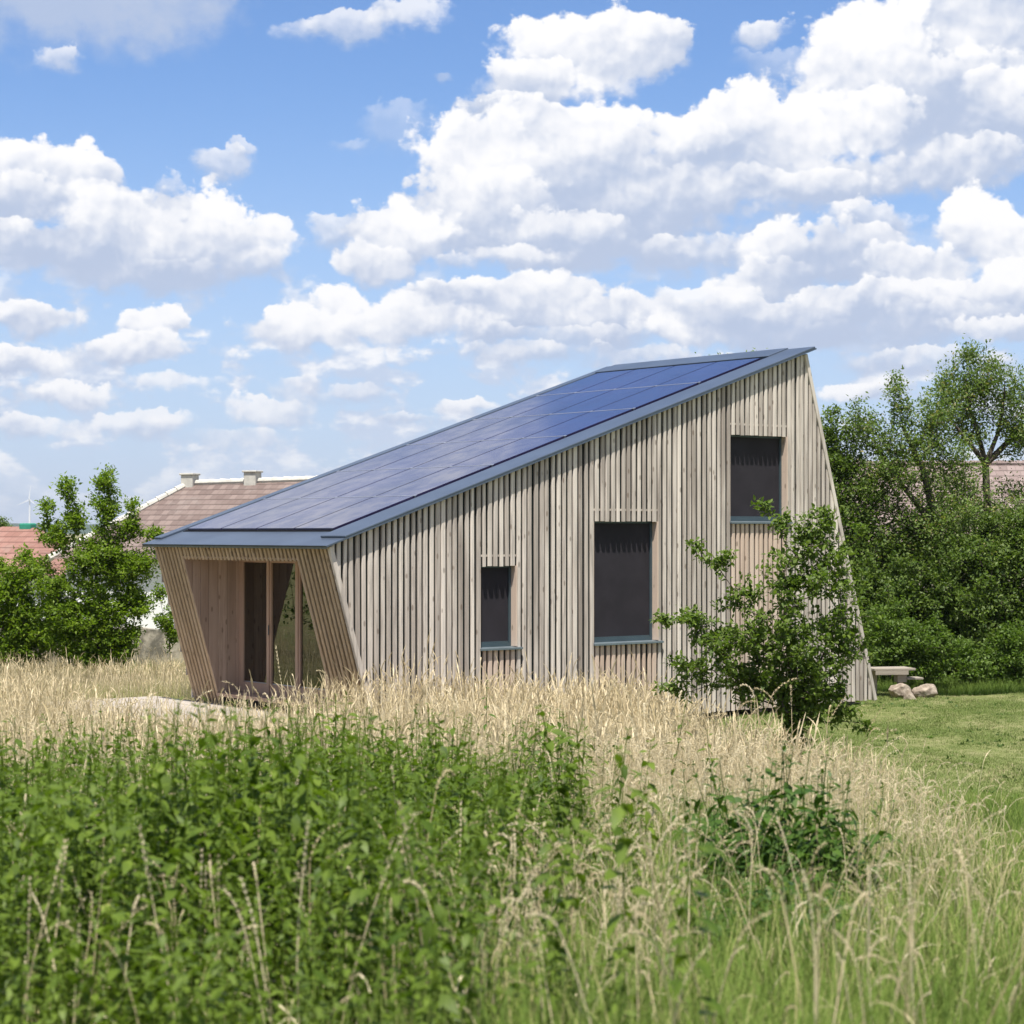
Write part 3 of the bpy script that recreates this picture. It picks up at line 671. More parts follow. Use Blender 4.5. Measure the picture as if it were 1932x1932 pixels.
# wind turbine
YT = 6200.; tb = at(56, 1004, YT); hub = at(56, 943, YT)
wt = empty('wind_turbine', (tb[0], YT, 0), 0, label='tiny white wind turbine on the far horizon', cat='wind turbine')
q_ = MB(); q_.cyl((0, 0, 0), (0, 0, hub[2] - 1), 3.6, 2.0, 14); q_.build('tower', M['turbine'], wt)
q_ = MB(); q_.cyl((0, -5, hub[2]), (0, 7, hub[2]), 2.6, 2.0, 12); nc_ = q_.build('nacelle', M['turbine'], wt)
for k in range(3):
    th = radians(84) + k * 2 * pi / 3; dv = np.array([cos(th), 0, sin(th)]); sd = np.array([-sin(th), 0, cos(th)])
    q_ = MB(); c0 = np.array([0, -6.5, hub[2]])
    prev_ = None
    st = [(0, 2.2), (6, 3.6), (20, 2.4), (42, .7)]
    for (ra_, wa), (rb_, wb) in zip(st[:-1], st[1:]):
        A, B = c0 + dv * ra_, c0 + dv * rb_; n_ = np.array([0, .5, 0])
        q_.hexa([A - sd*wa*.4 - n_, A + sd*wa*.6 - n_, A + sd*wa*.6 + n_, A - sd*wa*.4 + n_], [B - sd*wb*.4 - n_, B + sd*wb*.6 - n_, B + sd*wb*.6 + n_, B - sd*wb*.4 + n_])
    q_.build('blade', M['turbine'], wt)

# ------------------------------------------------------------------ stone bench corner
bx_ = at(1690, 1300, 41.0)
def rock(name, loc, size, seed, label, stretch=(1, 1, 1), rz=0):
    import bmesh
    bm = bmesh.new(); bmesh.ops.create_icosphere(bm, subdivisions=4, radius=1)
    rg = np.random.default_rng(seed); dirs = rg.normal(size=(16, 3)); dirs /= np.linalg.norm(dirs, axis=1)[:, None]; cut = rg.uniform(.58, .92, 16)
    from mathutils import noise as mn
    for v in bm.verts:
        p = np.array(v.co)
        for d_, c_ in zip(dirs, cut):
            k = p @ d_
            if k > c_: p = p - d_ * (k - c_) * .92
        p *= 1 + .06 * mn.noise(Vector(p * 2.2)) + .03 * mn.noise(Vector(p * 7))
        v.co = Vector(p * np.array(stretch) * size)
    me = bpy.data.meshes.new(name); bm.to_mesh(me); bm.free(); me.materials.append(M['stone'])
    o = bpy.data.objects.new(name, me); COL.objects.link(o); o.location = loc; o.rotation_euler = (0, 0, rz)
    return tag(o, label, 'rock')
def gpt(px, Y, dz=0):
    x = (px - CX) / F * Y; return np.array([x, Y, float(gz(x, Y)) + dz])
bp = gpt(1694, 41.5)
bn = empty('garden_table', tuple(bp), radians(12), label='small rough garden table of grey planks by the lawn, next to the rocks', cat='table')
q_ = MB(); 
for k in range(4): q_.box(-.62, .26, -.30 + k * .155, -.155 + k * .155, .52, .565, float(R.random()))
q_.build('tabletop', M['deckx'], bn, bevel=.006)
q_ = MB(); q_.box(-.60, .10, -.31, -.27, .44, .52); q_.build('apron', M['deckx'], bn)
q_ = MB(); q_.box(-.09, .11, -.2, .0, .28, .518); q_.build('block', M['deckx'], bn, bevel=.01)
q_ = MB(); q_.box(.112, .46, -.22, .1, .33, .37); q_.build('side_shelf', M['deckx'], bn, bevel=.006)
q_ = MB(); q_.cyl((0.04, -.10, -.05), (0.0, -.10, .279), .045, .06); q_.build('leg', M['deckx'], bn)
q_ = MB(); q_.cyl((-.5, 0, -.05), (-.5, 0, .518), .05, .05); q_.build('leg', M['deckx'], bn)
p = gpt(1700, 41.0, .12); rock('boulder', tuple(p), .30, 3, 'rounded mottled stone on the lawn directly beneath the garden table', (1.0, .8, .72))
p = gpt(1716, 40.6, .02); rock('boulder', tuple(p), .17, 8, 'small wedge of pale stone between the two larger rocks', (.8, .8, 1.1))
p = gpt(1750, 41.0, .11); rock('boulder', tuple(p), .30, 21, 'flat topped sandy rock on the lawn right of the garden table', (1.12, .8, .55), .3)

# ------------------------------------------------------------------ vegetation builders (baked meshes)
def rotmats(yaw, tilt, roll):
    cy, sy = np.cos(yaw), np.sin(yaw); ct, st = np.cos(tilt), np.sin(tilt); cr, sr = np.cos(roll), np.sin(roll)
    n = len(yaw); Z = np.zeros((n, 3, 3)); Rz = Z.copy(); Rx = Z.copy(); Ry = Z.copy()
    Rz[:, 0, 0] = cy; Rz[:, 0, 1] = -sy; Rz[:, 1, 0] = sy; Rz[:, 1, 1] = cy; Rz[:, 2, 2] = 1
    Rx[:, 0, 0] = 1; Rx[:, 1, 1] = ct; Rx[:, 1, 2] = -st; Rx[:, 2, 1] = st; Rx[:, 2, 2] = ct
    Ry[:, 1, 1] = 1; Ry[:, 0, 0] = cr; Ry[:, 0, 2] = sr; Ry[:, 2, 0] = -sr; Ry[:, 2, 2] = cr
    return Rz @ Rx @ Ry
LEAF4 = (np.array([(0, 0, 0), (-.27, .38, .07), (0, 1, -.10), (.27, .38, .07)]), np.array([(0, 3, 2, 1)]))
LEAF = (np.array([(0, 0, 0), (-.24, .22, .05), (-.27, .55, .05), (0, 1.0, -.10), (.27, .55, .05), (.24, .22, .05), (0, .5, 0)]),
        np.array([(0, 6, 2, 1), (6, 3, 3, 2), (0, 5, 4, 6), (6, 4, 3, 3)]))
LEAF3 = (np.array([(0, 0, 0), (-.26, .30, .06), (-.20, .65, .03), (0, 1.0, -.10), (.20, .65, .03), (.26, .30, .06)]),
         np.array([(0, 5, 2, 1), (2, 5, 4, 3)]))
def bake(tmpl, mats, pos, scl, rnd, hgt=None):
    V, Fc = tmpl[0], tmpl[1]
    P_ = np.einsum('nij,tj->nti', mats, V) * np.asarray(scl)[:, None, None] + pos[:, None, :]
    n = len(pos); tv = len(V)
    F_ = (Fc[None] + (np.arange(n) * tv)[:, None, None]).reshape(-1, Fc.shape[1])
    at_ = {'rnd': np.repeat(rnd, tv)}
    if len(tmpl) > 2: at_['hgt'] = np.tile(tmpl[2], n)
    return P_.reshape(-1, 3), F_, at_
def joinb(parts):
    Vs, Fs, ats, off = [], [], {}, 0
    for V, F_, a in parts:
        Vs.append(V); Fs.append(F_ + off); off += len(V)
        for k, v in a.items(): ats.setdefault(k, []).append(v)
    return np.concatenate(Vs), np.concatenate(Fs), {k: np.concatenate(v) for k, v in ats.items()}

def grow(rng, trunk, attr, limbs=(), bend=.12, tip=.004, up=.15, expo=2.4):
    """branch skeleton: every attractor is joined to the nearest node already grown"""
    N0 = len(trunk); cap = N0 + len(attr) * 4 + 60
    P_ = np.zeros((cap, 3)); par = np.full(cap, -1); n = 0
    for i, p in enumerate(trunk): P_[n] = p; par[n] = n - 1; n += 1
    for (i0, pts, r0, r1) in limbs:
        pj = i0
        for p in pts: P_[n] = p; par[n] = pj; pj = n; n += 1
    dist = np.linalg.norm(attr - P_[:N0].mean(0), axis=1)
    tips = []
    for a in attr[np.argsort(dist)]:
        d_ = P_[:n] - a; ds = np.linalg.norm(d_, axis=1) + .9 * np.clip(d_[:, 2], 0, None)
        if N0 > 2: ds[0] += 5
        j = int(np.argmin(ds)); p0 = P_[j]; L = np.linalg.norm(a - p0)
        k = 1 if L < .12 else (2 if L < .4 else 4); pj = j
        mid = rng.normal(0, bend * L, 3) * .6 - np.array([0, 0, up * L * .5])
        for q_ in range(1, k + 1):
            f_ = q_ / k; pt = p0 + (a - p0) * f_ + mid * 4 * f_ * (1 - f_) * .5
            P_[n] = pt; par[n] = pj; pj = n; n += 1
            if n >= cap - 5: break
        tips.append(pj)
        if n >= cap - 5: break
    P_ = P_[:n]; par = par[:n]
    area = np.zeros(n); haschild = np.zeros(n, bool)
    for i in range(n - 1, 0, -1):
        if area[i] == 0: area[i] = tip ** expo
        area[par[i]] += area[i]
    if area[0] == 0: area[0] = tip ** expo
    return P_, par, area ** (1 / expo), np.array(tips)
def tubes(P_, par, rad, sides=5, maxr=None):
    idx = np.arange(1, len(P_)); a, b_ = P_[par[idx]], P_[idx]; d_ = b_ - a; L = np.linalg.norm(d_, axis=1); ok = L > 1e-5
    a, b_, d_, L, idx = a[ok], b_[ok], d_[ok], L[ok], idx[ok]; d_ /= L[:, None]
    ref = np.where(np.abs(d_[:, 2:3]) < .9, np.array([[0, 0, 1.]]), np.array([[1., 0, 0]]))
    u = np.cross(d_, ref); u /= np.linalg.norm(u, axis=1)[:, None]; v = np.cross(d_, u)
    r1 = rad[idx]; r0 = np.minimum(rad[par[idx]], r1 * 1.5 + .002)
    if maxr: r0 = np.minimum(r0, maxr); r1 = np.minimum(r1, maxr)
    th = np.arange(sides) / sides * 2 * pi; ring = u[:, None] * np.cos(th)[None, :, None] + v[:, None] * np.sin(th)[None, :, None]
    A = a[:, None] + ring * r0[:, None, None]; B = (b_ + d_ * (r1 * .3)[:, None])[:, None] + ring * r1[:, None, None]
    V = np.concatenate([A, B], 1).reshape(-1, 3); n = len(a); k = np.arange(sides); k2 = (k + 1) % sides
    Fq = np.stack([k, k2, k2 + sides, k + sides], -1)[None] + (np.arange(n) * 2 * sides)[:, None, None]
    return V, Fq.reshape(-1, 4)
def lobes_pts(rng, lobes, shell=.45):
    out = []
    for (c_, r_, n) in lobes:
        d_ = rng.normal(size=(n, 3)); d_ /= np.linalg.norm(d_, axis=1)[:, None]
        out.append(np.array(c_) + d_ * (rng.random(n) ** shell)[:, None] * np.array(r_))
    return np.concatenate(out)
def plant(name, label, cat, base, trunk, lobes, leaf, lsize, nleaf, spread, seed, bark='bark', group=None, tip=.004, tmpl=LEAF4, lmin=0.02, maxr=None, up_bias=.3, crown_name='crown', droop=.3, bend=.12, shell=.45, tr=None, limbs=()):
    rng = np.random.default_rng(seed)
    base = np.array(base, float)
    att = lobes_pts(rng, lobes, shell)
    att[:, 2] = np.maximum(att[:, 2], base[2] + .12)
    P_, par, rad, tips = grow(rng, np.array(trunk, float), att, limbs, tip=tip, bend=bend)
    k_ = len(trunk)
    for (i0, pts, r0, r1) in limbs: rad[k_:k_ + len(pts)] = np.maximum(rad[k_:k_ + len(pts)], np.linspace(r0, r1, len(pts))); k_ += len(pts)
    if tr: rad[:len(trunk)] = np.maximum(rad[:len(trunk)], np.linspace(tr[0], tr[1], len(trunk)))
    root = empty(name, tuple(base), 0, label=label, cat=cat, group=group)
    V, Fq = tubes(P_, par, rad, maxr=maxr)
    mk('trunk', V - base, Fq, M[bark], root, smooth=True)
    # leaves along the last segments
    n = len(tips) * nleaf; ti = np.repeat(tips, nleaf); f_ = rng.random(n) ** .7
    a = P_[par[ti]]; b_ = P_[ti]; dv = b_ - a; ln = np.linalg.norm(dv, axis=1, keepdims=True) + 1e-6; dv = dv / ln
    pos = a + (b_ - a) * f_[:, None] + rng.normal(0, spread, (n, 3)) * np.array([1, 1, .8])
    out = dv * .7 + rng.normal(0, .75, (n, 3)); out[:, 2] += up_bias - droop
    yaw_ = np.arctan2(out[:, 1], out[:, 0]) - pi / 2; tilt = np.arctan2(out[:, 2], np.hypot(out[:, 0], out[:, 1])); roll = rng.normal(0, .6, n)
    mats = rotmats(yaw_, tilt, roll); scl = lsize * rng.uniform(.6, 1.25, n)
    V, F_, A = bake(tmpl, mats, pos - base, scl, rng.random(n))
    mk(crown_name, V, F_, M[leaf], root, smooth=False, attrs=A)
    return root
def lob(px, py, Y, rx, ry, n, dy=0, rd=None):
    """lobe given where it stands: centre seen at (px,py) at distance Y, radii in pixels at that distance"""
    p = at(px, py, Y + dy); k = Y / F
    return (p, (rx * k, (rd if rd is not None else (rx + ry) / 2) * k, ry * k), n)

# foreground shrub on the right in front of the wall
Y = 25.5; b0 = gpt(1493, Y)
k_ = Y / F
plant('plum_shrub', 'leafy young plum shrub with wide drooping side branches, in front of the slatted wall', 'shrub', b0,
      [b0, b0 + (0, 0, .35), b0 + (-.03, .0, .8), b0 + (.02, 0, 1.1)],
      [lob(1490, 1240, Y, 95, 110, 120), lob(1420, 1210, Y, 110, 80, 66, -.2), lob(1500, 1100, Y, 80, 110, 84), lob(1535, 1010, Y, 45, 50, 30), lob(1480, 985, Y, 22, 26, 8), lob(1556, 980, Y, 18, 28, 9), lob(1447, 955, Y, 20, 8, 5),
       lob(1590, 1150, Y, 60, 100, 44), lob(1570, 1060, Y, 50, 60, 22), lob(1625, 1010, Y, 12, 36, 5), lob(1600, 1230, Y, 50, 60, 34), lob(1400, 1120, Y, 60, 40, 20), lob(1355, 1055, Y, 40, 24, 12), lob(1318, 1027, Y, 13, 9, 4),
       lob(1300, 1170, Y, 50, 22, 17), lob(1350, 1205, Y, 60, 30, 22), lob(1250, 1166, Y, 18, 10, 5), lob(1320, 1260, Y, 80, 40, 30), lob(1260, 1300, Y, 28, 22, 7),
       lob(1420, 1290, Y, 100, 50, 84), lob(1520, 1310, Y, 85, 60, 110), lob(1590, 1340, Y, 36, 26, 12), lob(1630, 1372, Y, 20, 12, 5), lob(1497, 1390, Y, 26, 60, 60), lob(1488, 1440, Y, 22, 40, 30)],
      'leaf_shrub', .072, 24, .045, 11, tip=.0028, tmpl=LEAF3, shell=.6, droop=.5)

# right: trees beside and behind the house
def T3(px, Y, pts):
    b = gpt(px, Y); return [b] + [at(a, c_, Y) for a, c_ in pts]
plant('hedge_tree', 'dark green bushy tree rising directly behind the back corner of the timber house', 'tree', gpt(1600, 46), T3(1600, 46, [(1595, 1200), (1590, 1100), (1585, 1000)]),
      [lob(1600, 960, 46, 60, 90, 120), lob(1568, 830, 46, 16, 60, 34), lob(1600, 860, 46, 24, 50, 30), lob(1610, 1090, 46, 90, 110, 190), lob(1560, 900, 46, 40, 80, 60), lob(1655, 1180, 46, 90, 110, 170)], 'leaf_dark', .095, 46, .11, 21, tr=(.12, .07))
plant('pear_tree', 'broad pear tree with leaning dark trunk, left of the taller pear tree', 'tree', gpt(1812, 46), T3(1812, 46, [(1808, 1200), (1792, 1100), (1770, 1000), (1752, 930), (1740, 880)]),
      [lob(1700, 860, 46, 90, 75, 120), lob(1640, 810, 46, 45, 45, 34), lob(1692, 762, 46, 20, 46, 20), lob(1760, 790, 46, 55, 60, 50), lob(1650, 910, 46, 60, 70, 70), lob(1730, 980, 46, 110, 70, 120), lob(1660, 1040, 46, 80, 60, 80), lob(1612, 790, 46, 14, 44, 12), lob(1690, 720, 46, 5, 22, 6), lob(1800, 880, 46, 60, 60, 45), lob(1820, 1040, 46, 110, 90, 140)],
      'leaf_pear', .085, 40, .115, 22, group='pear trees', tr=(.12, .07), limbs=[(5, [at(1722, 845, 46), at(1704, 805, 46)], .07, .04), (3, [at(1730, 950, 46), at(1690, 900, 46), at(1660, 850, 46.3)], .07, .035), (2, [at(1850, 1040, 45.7), at(1880, 990, 45.5)], .06, .035)])
plant('pear_tree', 'tall open pear tree with airy crown standing against the sky at the right edge', 'tree', gpt(1866, 48), T3(1866, 48, [(1864, 1150), (1866, 1000), (1862, 930), (1860, 875)]) ,
      [lob(1825, 725, 48, 44, 66, 60), lob(1790, 765, 48, 44, 46, 34), lob(1890, 740, 48, 60, 60, 56), lob(1945, 780, 48, 60, 80, 75), lob(1835, 800, 48, 80, 40, 44), lob(1920, 830, 48, 50, 40, 30), lob(1780, 720, 48, 20, 30, 9), lob(1832, 675, 48, 20, 22, 14), lob(1872, 692, 48, 12, 24, 9), lob(1905, 980, 48, 110, 80, 170), lob(1800, 990, 48, 80, 70, 90), lob(1800, 920, 48, 60, 40, 34)],
      'leaf_pear', .085, 44, .14, 23, group='pear trees', tr=(.11, .085), limbs=[(4, [at(1846, 820, 48), at(1828, 765, 48), at(1822, 712, 48)], .05, .018), (4, [at(1884, 815, 48), at(1893, 770, 47.8), at(1896, 725, 47.7)], .045, .018), (4, [at(1900, 835, 48.2), at(1932, 818, 48.4)], .07, .04), (4, [at(1830, 838, 47.7), at(1800, 800, 47.5)], .05, .03)])
hs = [(1660, 1190, 45, 80, 115, 'dense hedge shrub nearest the house corner, behind the garden table'), (1735, 1150, 46, 90, 140, 'dark rounded shrub under the leaning pear trunk'), (1815, 1170, 45.2, 80, 140, 'tall dense shrub in the middle of the hedge right of the rocks'), (1890, 1150, 45.6, 85, 155, 'dense shrub below the tall pear tree in the hedge'), (1965, 1140, 45.2, 80, 165, 'dense shrub cut by the right edge of the photo')]
for i, (px, py, Y, rx, ry, lb) in enumerate(hs):
    b0 = gpt(px, Y)
    plant('hedge_shrub', lb, 'shrub', b0, [b0, b0 + (0, 0, .3), b0 + (0, 0, .8)], [lob(px, py, Y, rx, ry, 300), lob(px - rx * .5, py - ry * .6, Y, rx * .4, ry * .5, 50), lob(px + rx * .4, py - ry * .75, Y, rx * .35, ry * .45, 40), lob(px, py + 70, Y, rx * 1.1, ry * .6, 150), lob(px - 20, py - ry, Y, 12, 34, 10), lob(px + rx * .7, py - ry * .8, Y, 14, 40, 12), lob(px - rx * .9, py - ry * .2, Y, 30, 16, 12)], 'leaf_dark', .095, 42, .09, 40 + i, group='hedge shrubs behind the lawn')
for i, (px, py, Y, rx, ry, lb) in enumerate([(1745, 1225, 42.6, 60, 44, 'low light green shrub arching over the flat rock'), (1680, 1205, 43.2, 50, 52, 'light green feathery shrub behind the garden table'), (1850, 1262, 43.4, 55, 36, 'low bright shrub at the foot of the hedge'), (1925, 1240, 43.2, 50, 55, 'rounded fresh green shrub at the lawn edge beside the right border')]):
    b0 = gpt(px, Y)
    plant('low_shrub', lb, 'shrub', b0, [b0, b0 + (0, 0, .15), b0 + (0, 0, .4)], [lob(px, py, Y, rx, ry, 120), lob(px, py + 30, Y, rx, ry * .8, 60), lob(px - rx * .5, py - ry * .8, Y, 14, 26, 9), lob(px + rx * .3, py - ry, Y, 12, 24, 8), lob(px + rx * .9, py - ry * .3, Y, 26, 12, 8)], 'leaf_light', .085, 32, .07, 60 + i, tip=.003, group='low shrubs along the lawn')
# tree whose tips show above the ridge
b0 = gpt(1395, 58)
plant('walnut_tree', 'tree hidden behind the house with only its twig tips above the roof ridge', 'tree', b0, [b0, b0 + (0, 0, 3), b0 + (.2, 0, 5)], [lob(1345, 690, 58, 30, 20, 12), lob(1424, 676, 58, 13, 19, 9), lob(1360, 760, 58, 70, 70, 70), lob(1440, 790, 58, 60, 70, 60)], 'leaf_young', .09, 26, .10, 71)

# left: young trees in front of the white house
Y = 43.5
plant('young_tree', 'bright green young tree with upright shoots in front of the white house', 'tree', gpt(186, Y), T3(186, Y, [(186, 1170), (182, 1110), (180, 1050)]),
      [lob(182, 1050, Y, 60, 66, 140), lob(170, 1150, Y, 92, 62, 190), lob(242, 1075, Y, 42, 56, 66), lob(262, 1140, Y, 36, 28, 32), lob(200, 960, Y, 28, 50, 40), lob(201, 905, Y, 18, 26, 16), lob(126, 922, Y, 15, 30, 15), lob(142, 975, Y, 22, 36, 26), lob(88, 955, Y, 10, 26, 9), lob(105, 1010, Y, 30, 40, 34), lob(250, 1000, Y, 28, 26, 24), lob(254, 955, Y, 12, 20, 6), lob(100, 1110, Y, 50, 50, 55), lob(290, 1010, Y, 18, 14, 9), lob(276, 1060, Y, 24, 24, 16), lob(120, 1195, Y, 60, 34, 90), lob(215, 1205, Y, 70, 30, 80), lob(180, 1235, Y, 80, 24, 90)],
      'leaf_young', .088, 42, .075, 81, shell=.6)
b0 = gpt(20, 44)
plant('young_tree', 'green bush cut by the left edge of the photo, before the red roof', 'tree', b0, [b0, b0 + (0, 0, .5), b0 + (0, 0, 1.1)], [lob(5, 1130, 44, 50, 75, 130), lob(50, 1080, 44, 40, 45, 50), lob(45, 1180, 44, 45, 50, 100), lob(30, 1225, 44, 70, 30, 90), lob(-40, 1120, 44, 50, 70, 60)], 'leaf_young', .09, 44, .08, 82)
b0 = gpt(322, 46)
plant('low_shrub', 'small shrub at the garden wall beside the left corner of the timber house', 'shrub', b0, [b0, b0 + (0, 0, .2), b0 + (0, 0, .5)], [lob(318, 1180, 46, 22, 40, 40), lob(300, 1120, 46, 14, 22, 10)], 'leaf_young', .075, 40, .06, 83)
b0 = gpt(75, 46.5)
plant('low_shrub', 'dark shrub at the foot of the garden wall left of the young tree', 'shrub', b0, [b0, b0 + (0, 0, .2), b0 + (0, 0, .5)], [lob(70, 1180, 46.5, 60, 34, 110)], 'leaf_dark', .08, 40, .06, 84)
b0 = gpt(-30, 90)
plant('far_tree', 'dark tree crown rising behind the red roof at the far left edge', 'tree', b0, [b0, b0 + (0, 0, 1.5)], [lob(-20, 1000, 90, 40, 26, 120), lob(-60, 1010, 90, 60, 40, 80)], 'leaf_dark', .12, 30, .14, 85)
# trees left of the frame, mirrored in the glazed doors
for i, (x, y, r) in enumerate([(-16.5, 35.5, 3.2), (-23, 40, 3.8), (-20, 44.5, 3.2), (-15.5, 31, 2.2)]):
    b0 = np.array([x, y, float(gz(x, y))])
    plant('orchard_tree', ['spreading orchard tree in the meadow left of the view', 'tall orchard tree farther left in the meadow', 'orchard tree near the garden wall, left of the view', 'small orchard tree nearest the deck, left of the view'][i], 'tree', b0, [b0, b0 + (0, 0, 1.0), b0 + (.1, 0, 1.8)], [(b0 + (0, 0, r * .95), (r, r, r * .8), 260)], 'leaf_dark', .16, 20, .2, 90 + i, group='orchard trees left of the view')

# ------------------------------------------------------------------ grass and weeds (uncountable)
def ribbon(pts, wid, side):
    pts = np.array(pts); side = np.array(side); n = len(pts)
    V = np.concatenate([pts - side * np.array(wid)[:, None] / 2, pts + side * np.array(wid)[:, None] / 2])
    return V, np.array([(i, i + n, i + n + 1, i + 1) for i in range(n - 1)])
def join_t(parts):
    Vs, Fs, Hs, off = [], [], [], 0
    for V, Fq in parts: Vs.append(V); Fs.append(Fq + off); off += len(V)
    V = np.concatenate(Vs); return V, np.concatenate(Fs)
def stem_tmpl(rng, near, wmul=1.0):
    """one seeding stem of unit height"""
    bend = rng.uniform(.03, .28); nod = rng.uniform(.0, .30) if rng.random() < .6 else rng.uniform(.3, .6)
    n = 7 if near else 5; t_ = np.linspace(0, 1, n); hs_ = .80
    x = bend * t_ ** 2 * .8; z = t_ * hs_ * (1 - .1 * bend)
    pts = np.stack([x, 0 * x, z], -1); sw = (.0026 if near else .0046) * wmul
    parts = [ribbon(pts, np.full(n, sw), (0, 1, 0)), ribbon(pts, np.full(n, sw), (1, 0, 0))] if near else [ribbon(pts, np.full(n, sw), (.3, .95, 0))]
    # head
    hl = rng.uniform(.11, .24); m_ = 9 if near else 8; a0 = atan2(pts[-1, 0] - pts[-2, 0], pts[-1, 2] - pts[-2, 2]); p = pts[-1].copy(); hp = [p.copy()]
    for i in range(m_):
        a0 += nod * 3.2 / m_; p = p + np.array([sin(a0), 0, cos(a0)]) * hl / m_; hp.append(p.copy())
    hp = np.array(hp); hw = np.sin(np.linspace(.35, pi * .97, m_ + 1)) * (.012 if near else .0115) * wmul
    if not near:
        hw = hw * rng.uniform(.35, 1.5, m_ + 1); parts += [ribbon(hp, hw, (0, 1, 0)), ribbon(hp, hw * .8, (.9, 0, -.3))]
    else:
        for i in range(m_):                       # spikelets
            for k in range(4):
                d0 = hp[i + 1] - hp[i]; d0 = d0 / np.linalg.norm(d0); th = k * 1.57 + i * .8
                sd = np.array([cos(th) * d0[2], sin(th), -cos(th) * d0[0]]); l = rng.uniform(.016, .028); w_ = .0027
                b = hp[i] + d0 * rng.uniform(0, .01); tp_ = b + d0 * l * .85 + sd * l * .38; ac = np.cross(d0, sd); md = (b + tp_) / 2
                parts.append((np.array([b, md - ac * w_, tp_, md + ac * w_]), np.array([(0, 1, 2, 3)])))
    # one or two leaves
    for _ in range(rng.integers(1, 3)):
        z0 = rng.uniform(.1, .5); a = rng.uniform(0, 2 * pi); l = rng.uniform(.15, .3); q_ = np.linspace(0, 1, 4)
        px_ = bend * (z0 / hs_) ** 2 * .8
        pts2 = np.stack([px_ + np.cos(a) * l * q_ * .7, np.sin(a) * l * q_ * .7, z0 + l * (q_ * .8 - q_ ** 2 * rng.uniform(.3, .9))], -1)
        parts.append(ribbon(pts2, np.array([.5, 1, .8, .1]) * (.005 if near else .0065) * wmul, (-sin(a), cos(a), 0)))
    V, Fq = join_t(parts); return V, Fq, np.clip(V[:, 2], 0, 1)
def tuft_tmpl(rng, nb, wd, spread, curl=.5):
    parts = []
    for _ in range(nb):
        a = rng.uniform(0, 2 * pi); l = rng.uniform(.55, 1.0); q_ = np.linspace(0, 1, 5); ln = rng.uniform(.1, .5); c_ = rng.uniform(.0, curl)
        b = rng.normal(0, spread, 2); x = b[0] + np.cos(a) * l * (ln * q_ + c_ * q_ ** 2 * .8); y = b[1] + np.sin(a) * l * (ln * q_ + c_ * q_ ** 2 * .8); z = l * (q_ * (1 - .2 * ln) - c_ * .75 * q_ ** 2.5)
        parts.append(ribbon(np.stack([x, y, z], -1), np.array([.8, 1, .85, .55, .08]) * wd, (-sin(a), cos(a), 0)))
    V, Fq = join_t(parts); return V, Fq, np.clip(V[:, 2], 0, 1)
def scatter(tmpls, xy, h, rng, tiltsd=.09, rnd=None, wind=0.0):
    parts = []; n = len(xy); k = rng.integers(0, len(tmpls), n); z = gz(xy[:, 0], xy[:, 1]); pos = np.stack([xy[:, 0], xy[:, 1], z - .01], -1)
    rnd = rng.random(n) if rnd is None else rnd
    for i, tm in enumerate(tmpls):
        s_ = k == i; m_ = int(s_.sum())
        if not m_: continue
        mats = rotmats(rng.uniform(0, 2 * pi, m_), rng.normal(0, tiltsd, m_), rng.normal(0, tiltsd, m_))
        parts.append(bake(tm, mats, pos[s_], h[s_], rnd[s_]))
    return joinb(parts)
def inhouse(x, y, pad=.12):
    dx, dy = x + 2.1311, y - 32.2; s_ = cos(YAW) * dx + sin(YAW) * dy; t_ = -sin(YAW) * dx + cos(YAW) * dy
    hit = (s_ > -pad) & (s_ < L_ + pad) & (t_ > -pad) & (t_ < W_ + pad)
    dk2 = (s_ > -2.66) & (s_ < .1) & (t_ > .45) & (t_ < 7.0)
    return hit | dk2
def field(rng, n, y0, y1, pad=.5, lo=None, hi=None):
    """random points inside the camera's field of view (with margin), density even per square metre"""
    y = np.sqrt(rng.uniform(y0 ** 2, y1 ** 2, n)); x = rng.uniform(-.262, .262, n) * y + rng.uniform(-pad, pad, n)
    return x, y
def snoise(x, y, s_, sd=0):
    return (np.sin(x * s_ + 1.7 + sd) * np.sin(y * s_ * .83 + .4 + sd * 2) + .6 * np.sin(x * s_ * 2.3 + y * s_ * 1.1 + sd) * np.sin(y * s_ * 2.7 - x * s_ * .9 + 2.1) + .35 * np.sin(x * s_ * 5.1 - y * s_ * 3.3 + sd)) / 1.6
rg = np.random.default_rng(101)
far_t = [stem_tmpl(rg, False) for _ in range(22)]; near_t = [stem_tmpl(rg, True) for _ in range(22)]
mid_t = [stem_tmpl(rg, True, 1.25) for _ in range(14)]; near_b = [stem_tmpl(rg, True, 1.9) for _ in range(24)]
def in_meadow(x, y, rng, soft_=.25): return x < xb(y) + rng.normal(0, soft_, len(x))
# nettle weight: bright green bed in the left and middle foreground
def nettle_w(x, y):
    e = (.092 * y - .86) - x
    return 1 / (1 + np.exp(-(e + .32 * snoise(x, y, 2.2, 3)) / .15)) * (1 / (1 + np.exp((y - 14.0 - 2.4 * snoise(x, 0 * y, 1.9) - .8 * snoise(x, y, 1.4)) / .8)))
